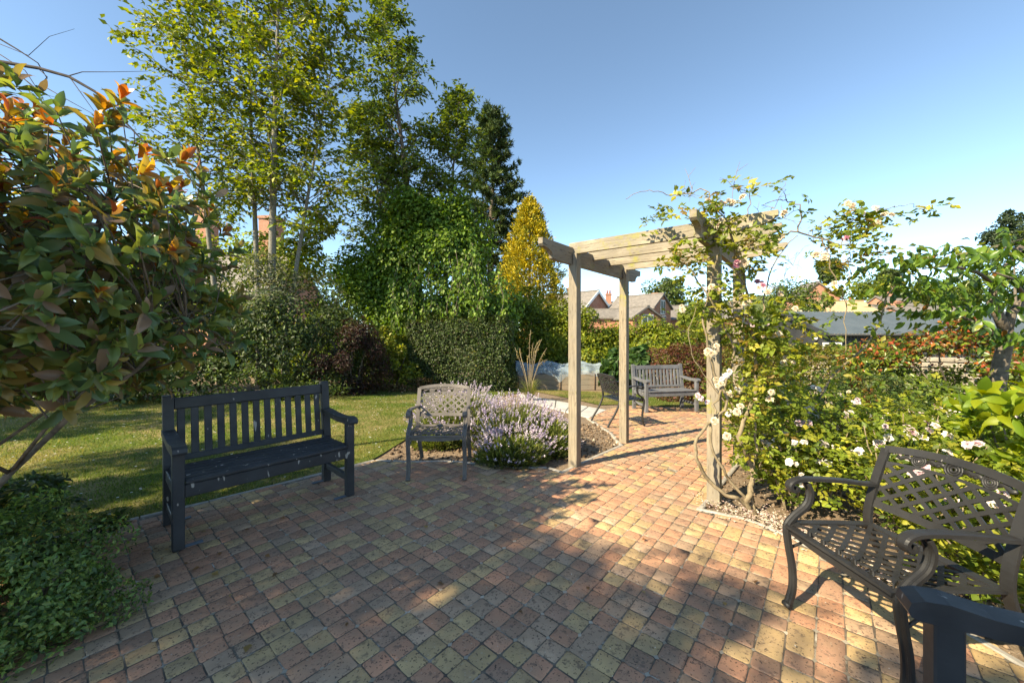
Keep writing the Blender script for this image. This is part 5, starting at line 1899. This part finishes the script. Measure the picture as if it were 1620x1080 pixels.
# ------------------------------------------------------------------ small tree and yellow-green shrub on the right
def make_small_tree():
    Y = 3.5
    bx, by, _ = PX(1568, 640, Y)
    base = (bx, by, gz(bx, by))
    root = empty('small_fruit_tree', base, 0, 'small crooked tree with drooping glossy leaves behind the rose bed', 'tree')
    B = np.array(base)
    def Q(px, py, dy=0.0):
        return np.array(PX(px, py, Y + dy)) - B
    limbs = [([np.zeros(3), Q(1572, 640), Q(1582, 580), Q(1590, 545), Q(1592, 520)], 0.065, 0.045),
             ([Q(1592, 525), Q(1580, 500), Q(1568, 475), Q(1575, 450), Q(1595, 420), Q(1612, 395), Q(1640, 370)], 0.042, 0.02),
             ([Q(1592, 525), Q(1600, 495), Q(1625, 470), Q(1660, 440)], 0.04, 0.02),
             ([Q(1585, 540), Q(1560, 520), Q(1530, 505), Q(1510, 495, -.2)], 0.02, 0.01),
             ([Q(1575, 450), Q(1545, 430, -.1), Q(1505, 420, -.2), Q(1460, 425, -.3)], 0.018, 0.006),
             ([Q(1610, 395), Q(1580, 390, .1), Q(1545, 395, .1), Q(1510, 410, .1)], 0.012, 0.005),
             ([Q(1625, 470), Q(1600, 440, -.3), Q(1570, 430, -.4)], 0.015, 0.006)]
    for pts, r0, r1 in limbs:
        k = len(pts)
        MB().tube([tuple(p) for p in pts], [r0 + (r1 - r0) * i / (k - 1) for i in range(k)], 8).build('limb', 'bark', root, True)
    sprays = [(1480, 410, 40, 12), (1530, 400, 40, 14), (1440, 408, 30, 8), (1580, 395, 40, 16), (1490, 450, 40, 22), (1540, 450, 40, 24), (1600, 440, 40, 26), (1530, 480, 30, 14), (1550, 500, 34, 14),
              (1620, 400, 40, 30), (1640, 480, 40, 40), (1610, 520, 30, 20), (1430, 440, 26, 12), (1450, 455, 26, 10)]
    Ps, As = [], []
    for px, py, rx, ry in sprays:
        c = Q(px, py, RNG.normal(-0.1, 0.25))
        for t in range(7):
            e = c + RNG.normal(0, 1, 3) * np.array([rx, rx, ry]) / F * Y * 0.6
            d = nrm(RNG.normal(0, 1, 3) * np.array([1, 1, 0.3]))
            m = 8
            s = np.linspace(0, 0.26, m)[:, None]
            Ps.append(e + d * s + np.array([0, 0, -0.8]) * s ** 2)
            sd = np.cross(d, [0, 0, 1.0])
            As.append(d * 0.5 + sd * np.where(np.arange(m) % 2 == 0, 1, -1)[:, None] * 0.5 + np.array([0, 0, -0.75]) + RNG.normal(0, 0.2, (m, 3)))
    P, A = np.concatenate(Ps), nrm(np.concatenate(As))
    n = len(P)
    L = RNG.uniform(0.07, 0.115, n)
    W = L * 0.42
    C = pick_cols(n, [(0.10, 0.18, 0.025), (0.14, 0.22, 0.03), (0.065, 0.13, 0.02), (0.2, 0.22, 0.03), (0.3, 0.12, 0.03)], [4, 3, 3, 1, 0.25], 0.2)
    Nn = nrm(np.array([0, -0.5, 0.8]) + RNG.normal(0, 0.45, (n, 3)))
    rest = leaf_things(root, (0, 0, 0), P, A, Nn, L, W, C, np.where(in_frame(P + B), L / (P[:, 1] + B[1]), -1), 240, 'leaf_glossy')
    o = link('crown', leaf_mesh('small_tree', P[rest], A[rest], Nn[rest], L[rest], W[rest], C[rest], 'leaf'), 'leaf_glossy', root)
    o['kind'] = 'stuff'


make_small_tree()


def make_cane_arc():
    """the long arching sucker that rises from the rose bed to the small tree"""
    b = G(1262, 690)
    base = (2.75, 3.55, 0.0)
    root = empty('arching_briar', base, 0, 'long pale arching briar cane rising out of the rose bed', 'rose')
    B = Vector(base)
    pts = [B, Vector(PX(1290, 640, 3.5)), Vector(PX(1320, 590, 3.45)), Vector(PX(1370, 548, 3.4)), Vector(PX(1392, 510, 3.4)), Vector(PX(1402, 470, 3.4)), Vector(PX(1430, 432, 3.4)), Vector(PX(1470, 412, 3.4)), Vector(PX(1530, 400, 3.4)), Vector(PX(1618, 378, 3.4))]
    MB().tube([p - B for p in pts], [0.012 - 0.001 * i for i in range(len(pts))], 6).build('cane', 'cane', root, True)
    Ps = []
    for i in range(len(pts) - 1):
        for k in range(20 if i > 1 else 8):
            Ps.append(np.array(pts[i].lerp(pts[i + 1], RNG.random()) - B) + RNG.normal(0, 0.05, 3))
    for (px, py, m) in ((1360, 570, 40), (1400, 560, 30), (1425, 500, 16), (1450, 470, 20), (1370, 600, 40)):
        for k in range(m):
            Ps.append(np.array(Vector(PX(px + RNG.normal(0, 22), py + RNG.normal(0, 16), 3.4 + RNG.normal(0, 0.12))) - B))
    P = np.array(Ps)
    A = nrm(RNG.normal(0, 1, P.shape) + np.array([0, 0, -0.5]))
    n = len(P)
    L = RNG.uniform(0.045, 0.08, n)
    o = link('foliage', leaf_mesh('briar_leaves', P, A, nrm(np.array([0, -0.4, 0.8]) + RNG.normal(0, 0.5, (n, 3))), L, L * 0.5, pick_cols(n, ROSE_PAL + [(0.25, 0.22, 0.04)]), 'leaf'), 'leaf', root)
    o['kind'] = 'stuff'


make_cane_arc()


def make_yellow_shrub():
    c = (3.02, 2.22)
    base = (c[0], c[1], 0)
    root = empty('yellow_green_shrub', base, 0, 'bright yellow-green broad-leaved shrub at the edge of the rose bed', 'shrub')
    S, P, A, Nn, s = rosettes((0.06, 0, 0.85), (0.34, 0.34, 0.34), 44, 8, inner=0.2)
    n = len(P)
    L = 0.12 * RNG.uniform(0.7, 1.2, n)
    W = L * 0.44
    C = pick_cols(n, [(0.26, 0.30, 0.02), (0.19, 0.26, 0.02), (0.33, 0.34, 0.03), (0.12, 0.19, 0.02)], [3, 3, 2, 2], 0.15)
    rest = leaf_things(root, (0, 0, 0), P, A, Nn, L, W, C, np.where(in_frame(P + np.array(base)), 1 / (P[:, 1] + c[1]), -1), 220, 'leaf')
    o = link('foliage', leaf_mesh('yellow_shrub', P[rest], A[rest], Nn[rest], L[rest], W[rest], C[rest], 'leaf'), 'leaf', root)
    o['kind'] = 'stuff'
    for i in range(9):
        q = S[(i * 4) % len(S)]
        MB().tube([(0.02 * math.cos(i), 0.02 * math.sin(i), -0.02), tuple(q * np.array([0.4, 0.4, 0.5])), tuple(q)], [0.011, 0.008, 0.004], 6).build('stem', 'bark', root, True)


make_yellow_shrub()


# ------------------------------------------------------------------ lawn grass, clover flowers, litter on the ground
def make_grass():
    n = 260000
    xs, ys = RNG.uniform(-9.5, 5.6, n * 2), RNG.uniform(1.6, 10.8, n * 2)
    k = RNG.random(n * 2) < np.clip(4.2 / np.maximum(ys, 2.0) ** 1.15, 0.12, 1.0)
    xs, ys = xs[k], ys[k]
    P = np.stack([xs, ys], 1)
    P = P[poly_inside(P, LAWN) & (np.abs(P[:, 0] / P[:, 1]) < 1.5)]
    n = len(P)
    z = np.array([gz(a, b) for a, b in P]) + 0.008
    P3 = np.column_stack([P, z])
    dry = np.clip(0.5 + 0.5 * np.sin(P[:, 0] * 1.3 + 2 * np.sin(P[:, 1] * 0.9)) * np.cos(P[:, 1] * 1.7 + P[:, 0] * 0.6) + RNG.normal(0, 0.25, n), 0, 1)
    A = nrm(RNG.normal(0, 0.6, (n, 3)) * np.array([1, 1, 0]) + np.array([0, 0, 1.0]))
    C = pick_cols(n, [(0.10, 0.16, 0.025), (0.14, 0.19, 0.03), (0.07, 0.12, 0.02)], None, 0.22)
    d = dry > 0.62
    C[d] = pick_cols(int(d.sum()), [(0.3, 0.25, 0.10), (0.24, 0.21, 0.07)], None, 0.2)
    L = RNG.uniform(0.018, 0.045, n)
    W = RNG.uniform(0.003, 0.006, n) * (1 + P[:, 1] * 0.12)
    Nn = nrm(RNG.normal(0, 1, (n, 3)) * np.array([1, 1, 0.1]))
    o = link('grass', leaf_mesh('grass', P3, A, Nn, L, W, C, 'blade'), 'leaf')
    tag(o, 'short mown grass blades growing over the lawn', 'grass', None, 'stuff')
    # clover and daisy heads
    m = 420
    q = np.stack([RNG.uniform(-8, -0.8, m * 4), RNG.uniform(3.0, 9.5, m * 4)], 1)
    q = q[poly_inside(q, LAWN)][:m]
    zz = np.array([gz(a, b) for a, b in q]) + 0.04
    PP = np.repeat(np.column_stack([q, zz]), 4, 0)
    A = np.tile(np.array([(1, 0, 0.1), (-1, 0, 0.1), (0, 1, 0.1), (0, -1, 0.1)]), (len(q), 1))
    o = link('clover_flowers', leaf_mesh('clover', PP, A, np.tile([0, 0, 1.0], (len(PP), 1)), np.full(len(PP), 0.012), np.full(len(PP), 0.012), np.full((len(PP), 3), 0.72)), 'petal')
    tag(o, 'small white clover and daisy flowers dotted over the lawn', 'clover', None, 'stuff')


make_grass()


def litter():
    def flakes(name, label, cat, pts, cols, lo, hi, mat='petal', flat=0.5):
        n = len(pts)
        P = np.array([(x, y, gz(x, y) + 0.026 + RNG.uniform(0, 0.006)) for x, y in pts])
        A = nrm(RNG.normal(0, 1, (n, 3)) * np.array([1, 1, 0.12]))
        L = RNG.uniform(lo, hi, n)
        o = link(name, leaf_mesh(name, P, A, nrm(np.array([0, 0, 1.0]) + RNG.normal(0, 0.2, (n, 3))), L, L * RNG.uniform(0.5, 0.9, n), pick_cols(n, cols, None, 0.12)), mat)
        tag(o, label, cat, None, 'stuff')
    e = np.array(BED_EDGE[:7])
    pts = []
    for i in range(1500):
        t = RNG.random() * 5
        k = int(t)
        p = e[k] + (e[k + 1] - e[k]) * (t - k)
        pts.append((p[0] + abs(RNG.normal(0.06, 0.16)), p[1] + RNG.normal(0.08, 0.13)))
    flakes('fallen_petals', 'fallen pale pink rose petals scattered on the soil along the rose bed edge', 'petals', pts, [(0.7, 0.55, 0.48), (0.74, 0.66, 0.58), (0.66, 0.46, 0.44), (0.6, 0.5, 0.36)], 0.010, 0.022)
    pts = [(RNG.uniform(-1.5, 1.6), RNG.uniform(1.5, 4.0)) for _ in range(260)]
    q = np.array(pts)
    q = q[poly_inside(q, PATIO)]
    flakes('patio_debris', 'tiny pale petals and sand specks lying on the patio setts', 'debris', q, [(0.6, 0.54, 0.46), (0.42, 0.35, 0.26)], 0.004, 0.010)
    pts = [(RNG.uniform(-2.6, 1.4), RNG.uniform(1.2, 3.9)) for _ in range(46)] + [(-2.05 + RNG.normal(0, 0.3), 2.2 + RNG.normal(0, 0.3)) for _ in range(24)]
    q = np.array(pts)
    q = q[poly_inside(q, PATIO)]
    flakes('fallen_leaves', 'dry brown and orange leaves fallen on the patio setts', 'leaves', q, [(0.3, 0.15, 0.06), (0.22, 0.12, 0.06), (0.4, 0.26, 0.1)], 0.02, 0.045, 'leaf')
    # clods and pebbles in the lavender bed
    V, T, C, off = [], [], [], 0
    ico = [(0, 0, 1), (0.9, 0, 0.2), (0.3, 0.85, 0.2), (-0.75, 0.5, 0.2), (-0.75, -0.5, 0.2), (0.3, -0.85, 0.2), (0, 0, -0.5)]
    ft = [(0, 1, 2), (0, 2, 3), (0, 3, 4), (0, 4, 5), (0, 5, 1), (6, 2, 1), (6, 3, 2), (6, 4, 3), (6, 5, 4), (6, 1, 5)]
    reg = [((-1.4, 0.4), (4.0, 5.6)), ((0.5, 1.6), (4.2, 6.2)), ((1.5, 3.6), (1.4, 4.0))]
    pat = PATIO
    for i in range(3000):
        (x0, x1), (y0, y1) = reg[i % 3]
        x, y = RNG.uniform(x0, x1), RNG.uniform(y0, y1)
        if poly_inside(np.array([(x, y)]), pat)[0] or poly_inside(np.array([(x, y)]), LAWN)[0]:
            continue
        s = RNG.gamma(2.0, 0.005) + 0.004
        v = np.array(ico) * s * RNG.uniform(0.7, 1.3, (7, 3)) + np.array([x, y, gz(x, y)])
        c = pick_cols(1, [(0.2, 0.135, 0.09), (0.27, 0.19, 0.13), (0.42, 0.36, 0.28), (0.13, 0.085, 0.055)], [4, 4, 1, 2])[0]
        V.append(v)
        T.append(np.array(ft) + off)
        C.append(np.repeat(c[None], 7, 0))
        off += 7
    o = link('soil_clods', tri_mesh('soil_clods', np.concatenate(V), np.concatenate(T), np.concatenate(C)), 'petal')
    tag(o, 'loose soil crumbs and small stones on the planting beds', 'soil', None, 'stuff')


litter()


# ------------------------------------------------------------------ houses, barn, far trees, hill
def gable_house(name, label, c, L, W, eave, ridge, rz, wall='brick', roof='slate', chim=(), windows=(), barge=False, over=0.25):
    """ridge runs along local x; gables at +-x"""
    z0 = gz(c[0], c[1]) - 0.3
    root = empty(name, (c[0], c[1], 0), rz, label, 'house')
    hl, hw = L / 2, W / 2
    MB().prism([(-hw, z0), (hw, z0), (hw, eave), (0, ridge), (-hw, eave)], 0, -hl, hl).build('wall', wall, root)
    sl = (ridge - eave) / hw
    rf = None
    for s in (-1, 1):
        t = 0.16
        poly = [(0, ridge + 0.02), (s * (hw + over), eave - sl * over + 0.02), (s * (hw + over), eave - sl * over + 0.02 + t), (0, ridge + 0.02 + t * 1.15)]
        rf = MB().prism(poly, 0, -hl - 0.2, hl + 0.2).build('roof', roof, root)
        if barge:
            for e in (-1, 1):
                x = e * (hl + 0.22)
                MB().prism([(0, ridge - 0.12), (s * (hw + over), eave - sl * over - 0.12), (s * (hw + over), eave - sl * over + 0.2), (0, ridge + 0.22)], 0, x - 0.03, x + 0.03).build('bargeboard', 'white_paint', root)
    MB().box((0, 0, ridge + 0.2), (L + 0.42, 0.3, 0.12)).build('ridge_tile', roof, root)
    for (x, y, w, d, h, pots) in chim:
        m = MB().box((x, y, ridge + h / 2 - 0.5), (w, d, h + 1.0))
        m.box((x, y, ridge + h - 0.12), (w + 0.14, d + 0.14, 0.16))
        ch = m.build('chimney', 'brick', root)
        for k in range(pots):
            px = x + (k - (pots - 1) / 2) * w / max(pots, 1)
            MB().tube([(px, y, ridge + h - 0.02), (px, y, ridge + h + 0.3), (px, y, ridge + h + 0.36), (px, y, ridge + h + 0.42)], [0.13, 0.11, 0.14, 0.12], 10).build('chimney_pot', 'terracotta', ch, True)
    for (face, a, z, w, h) in windows:
        # face '+x' / '-x' gable ends or '-y' front wall
        if face in ('+x', '-x'):
            x = hl if face == '+x' else -hl
            e = 1 if face == '+x' else -1
            fr = MB().box((x + e * 0.03, a, z), (0.10, w, h)).build('window', 'white_paint', root)
            for k in (-1, 1):
                MB().box((x + e * 0.07, a + k * w / 4, z), (0.03, w / 2 - 0.09, h - 0.14)).build('pane', 'glass_dark', fr)
        else:
            fr = MB().box((a, -hw - 0.03, z), (w, 0.10, h)).build('window', 'white_paint', root)
            for k in (-1, 1):
                MB().box((a + k * w / 4, -hw - 0.07, z), (w / 2 - 0.09, 0.03, h - 0.14)).build('pane', 'glass_dark', fr)
    return root


def HZZ(py, Y):
    return CAMH - (py - HZ) / F * Y


# left house behind hedge: two chimneys show
gable_house('brick_house', 'brick house with two brick chimneys behind the tall hedge bank', (PX(350, 400, 24)[0], 26.0), 7.5, 6, 3.6, HZZ(398, 24), math.radians(-6), chim=((-2.75, 0, 0.95, 0.9, 3.6, 0), (2.05, 0, 1.15, 0.9, 2.7, 0)))
# house with white bargeboards between the posts
Y1 = 42.0
x1, _, _ = PX(945, 500, Y1)
gable_house('brick_house', 'brick house with white bargeboards and a broad chimney beyond the hedge', (x1 - 4.5 * math.cos(math.radians(50)), Y1 + 4.5 * math.sin(math.radians(50))), 9.0, 6.2, HZZ(500, Y1), HZZ(462, Y1), math.radians(-50), barge=True,
            chim=((0.5, 0.6, 1.1, 0.8, 0.9, 0),), windows=(('+x', 0, HZZ(497, Y1), 0.9, 1.1),))
Y2 = 40.0
x2, _, _ = PX(1048, 500, Y2)
gable_house('brick_house', 'brick house whose gable has a tall narrow window', (x2 - 2.6 * math.cos(math.radians(48)), Y2 + 2.6 * math.sin(math.radians(48))), 5.2, 3.7, HZZ(487, Y2), HZZ(467, Y2), math.radians(-48),
            chim=((-1.9, 0.2, 0.55, 0.55, 0.75, 2), (1.6, 0.6, 0.7, 0.6, 0.35, 0)), windows=(('+x', 0.0, HZZ(486, Y2), 0.9, 1.5), ('+x', 0.2, HZZ(508, Y2), 0.9, 1.2)))
x3, _, _ = PX(960, 500, 37)
gable_house('brick_outbuilding', 'long low brick outbuilding with a slate roof in front of the houses', (x3 + 1.4, 39.0), 5.6, 4.0, HZZ(503, 37), HZZ(490, 37), math.radians(-8))
x3, _, _ = PX(1015, 500, 35)
gable_house('brick_outbuilding', 'small brick lean-to gable with a dark doorway before the houses', (x3, 36.6), 3.2, 3.2, HZZ(503, 35), HZZ(487, 35), math.radians(-70), windows=(('+x', 0, HZZ(506, 35), 1.3, 1.0),))
x3, _, _ = PX(958, 480, 46)
gable_house('brick_house', 'red brick house with a cluster of chimney pots further back', (x3 + 2.4, 50), 8, 5, HZZ(500, 46), HZZ(476, 46), math.radians(-10), chim=((-2.2, 0, 0.7, 0.6, 0.75, 2), (-1.0, 0, 0.7, 0.6, 1.3, 2), (2.6, 0, 0.6, 0.6, 0.5, 1)))
x3, _, _ = PX(1120, 490, 44)
gable_house('slate_house', 'house showing only its grey slate roof behind the climbing rose', (x3, 46), 9, 6, HZZ(505, 44), HZZ(484, 44), math.radians(-4))
# right-hand far houses
x3, _, _ = PX(1310, 480, 48)
gable_house('brick_house', 'tall red brick gable house on the skyline beside the dark tree', (x3, 51), 3.6, 5.0, HZZ(470, 48), HZZ(446, 48), math.radians(80), windows=(('+x', -1.4, HZZ(470, 48), 0.8, 1.4),))
x3, _, _ = PX(1345, 480, 38)
gable_house('tan_roof_house', 'pale house with a tan tiled roof beyond the metal barn', (x3, 40), 6.2, 4.6, HZZ(500, 38), HZZ(476, 38), math.radians(4), roof='roof_tan', wall='render_wall')
x3, _, _ = PX(1392, 480, 40)
gable_house('slate_house', 'slate roofed house with one short chimney beyond the metal barn', (x3, 43), 5.6, 4.6, HZZ(505, 40), HZZ(482, 40), math.radians(4), chim=((-0.5, 0, 0.8, 0.6, 0.7, 1),))
x3, _, _ = PX(1440, 470, 60)
gable_house('brick_house', 'distant red chimneyed house on the wooded hillside', (x3, 63), 6, 5, HZZ(485, 60), HZZ(468, 60), math.radians(10), chim=((0.2, 0, 1.1, 0.8, 1.4, 2),))
x3, _, _ = PX(1520, 480, 42)
gable_house('slate_house', 'long slate roofed house beyond the small crooked tree', (x3 + 1, 45), 12, 5, HZZ(500, 42), HZZ(484, 42), math.radians(2), chim=((-5.2, 0, 0.8, 0.7, 0.8, 0), (1.0, 0, 0.8, 0.7, 0.8, 0)))


def make_barn():
    Yr, Ye = 25.0, 21.5
    xr, _, zr = PX(1237, 493, Yr)
    xe, _, ze = PX(1275, 528, Ye)
    root = empty('metal_barn', (xr, Yr, 0), 0, 'long black corrugated metal barn with a blue-grey sheet roof', 'barn')
    L = 26.0
    z0 = gz(xr, Yr) - 0.3
    dx, dy = 0.0, Yr - Ye
    # gable wall (left end), front wall, roof slopes of corrugated sheet
    hw = dy
    MB().prism([(-hw + 0.25, z0), (hw - 0.25, z0), (hw - 0.25, ze - 0.05), (0, zr - 0.14), (-hw + 0.25, ze - 0.05)], 0, 0.25, 0.4).build('gable_wall', 'wall_sheet', root)
    m = MB()
    n = 130
    V, Fs = [], []
    for i in range(n * 4 + 1):
        x = 0.3 + (L - 0.5) * i / (n * 4)
        yy = -hw + 0.25 + (0.03 if (i % 4) in (0, 1) else -0.03)
        V += [(x, yy, z0), (x, yy, ze - 0.02)]
    for i in range(n * 4):
        Fs.append((2 * i, 2 * i + 2, 2 * i + 3, 2 * i + 1))
    m.add(V, Fs).build('front_wall', 'wall_sheet', root)
    for s in (-1, 1):
        V, Fs = [], []
        k = 6
        nn = 130 * k
        for i in range(nn + 1):
            x = L * i / nn
            w = 0.022 * math.sin(2 * math.pi * i / k)
            V += [(x, 0, zr + w), (x, s * (hw + 0.05), ze + w)]
        for i in range(nn):
            Fs.append((2 * i, 2 * i + 2, 2 * i + 3, 2 * i + 1))
        MB().add(V, Fs).build('roof', 'roof_sheet', root)
        MB().add([(-0.05, 0, zr + 0.06), (-0.05, s * (hw + 0.07), ze + 0.06), (-0.05, s * (hw + 0.07), ze - 0.2), (-0.05, 0, zr - 0.2), (0.06, 0, zr + 0.06), (0.06, s * (hw + 0.07), ze + 0.06), (0.06, s * (hw + 0.07), ze - 0.2), (0.06, 0, zr - 0.2)],
                 [(0, 1, 2, 3), (4, 5, 6, 7), (0, 1, 5, 4), (1, 2, 6, 5), (2, 3, 7, 6), (3, 0, 4, 7)]).build('verge_trim', 'wall_sheet', root)
    MB().tube([(0, -hw - 0.1, ze - 0.06), (L, -hw - 0.1, ze - 0.06)], 0.06, 8).build('gutter', 'wall_sheet', root, True)
    x0, _, _ = PX(1306, 545, Ye)
    x1_, _, _ = PX(1335, 545, Ye)
    fr = MB().box(((x0 + x1_) / 2 - xr, -hw + 0.16, HZZ(546, Ye) - 0.25), (x1_ - x0, 0.08, 0.8)).build('window', 'white_paint', root)
    MB().box(((x0 + x1_) / 2 - xr, -hw + 0.13, HZZ(546, Ye) - 0.25), (x1_ - x0 - 0.16, 0.06, 0.64)).build('pane', 'glass_dark', fr)
    lx, _, _ = PX(1266, 531, Ye)
    MB().tube([(0.22, -hw + 0.9, ze - 0.25), (0.10, -hw + 0.9, ze - 0.27)], [0.10, 0.13], 10).build('wall_lamp', 'white_paint', root, True)
    return root


make_barn()


def far_tree(label, px, py_top, px_half, Y, pal, n=7000, L=None, squash=1.0, group=None):
    x, _, zt = PX(px, py_top, Y)
    g = gz(x, Y)
    r = px_half / F * Y
    h = zt - g
    rz = min(h * 0.46, r * 1.1 * squash)
    base = (x, Y, g - 0.2)
    root = empty('field_tree', base, 0, label, 'tree', group)
    MB().tube([(0, 0, 0), (0.1, 0, h * 0.3), (0, 0.1, h * 0.7)], [0.05 * r + 0.1, 0.04 * r + 0.08, 0.05], 7).build('trunk', 'bark', root, True)
    P, out = lumps_points((0, 0, h + 0.2 - rz), (r, r, rz), n, 34, 0.33, 0.9, 0.2)
    A, Nn = orient(out)
    m = len(P)
    L = L or (2.6 * Y / F)
    sz = RNG.uniform(0.7, 1.3, m)
    o = link('crown', leaf_mesh('far_tree', P, A, Nn, L * sz * 1.5, L * sz, pick_cols(m, pal)), 'leaf', root)
    o['kind'] = 'stuff'


far_tree('round dark green tree behind the brick houses', 1056, 438, 44, 55, DARK[1:] + GREEN[:1])
far_tree('round dark tree behind the barn beside the climbing rose', 1258, 446, 46, 34, DARK[1:] + GREEN[:2])
far_tree('tall dark tree on the skyline beside the brick gable house', 1312, 408, 18, 60, DARK[1:], 4000)
far_tree('olive green bushy tree on the hillside above the barn', 1372, 432, 42, 70, GREEN + [(0.12, 0.13, 0.03)])
far_tree('small pointed tree on the hillside skyline', 1408, 426, 16, 72, DARK[1:], 3500)
far_tree('broad green tree on the hillside above the slate roof', 1455, 440, 40, 75, GREEN)
far_tree('low green tree on the hillside next to the crooked tree', 1500, 436, 34, 70, GREEN + DARK[1:])
far_tree('large blue-green tree high on the hill at the garden boundary', 1606, 335, 34, 46, [(0.045, 0.07, 0.035), (0.06, 0.09, 0.04), (0.035, 0.055, 0.03)])
far_tree('leafy tree below the blue-green tree on the hill', 1575, 400, 50, 52, GREEN + DARK[1:])
far_tree('bush-like tree in front of the slate house', 1100, 478, 26, 36, GREEN, 4000)


def make_hill():
    nx, ny = 60, 24
    V = []
    for j in range(ny):
        for i in range(nx):
            x = 20 + i * 5.0
            y = 62 + j * 6.0
            t = j / (ny - 1)
            h = -2.5 + (13 + 6 * math.sin(i * 0.13)) * min(1, t * 1.6) * min(1, max(0, (x - 28) / 70)) + 0.6 * math.sin(i * 1.7 + j)
            V.append((x, y, h))
    Fs = [(j * nx + i, j * nx + i + 1, (j + 1) * nx + i + 1, (j + 1) * nx + i) for j in range(ny - 1) for i in range(nx - 1)]
    o = MB().add(V, Fs).build('hill', 'hill_mat', None, True)
    o['kind'] = 'structure'


make_hill()
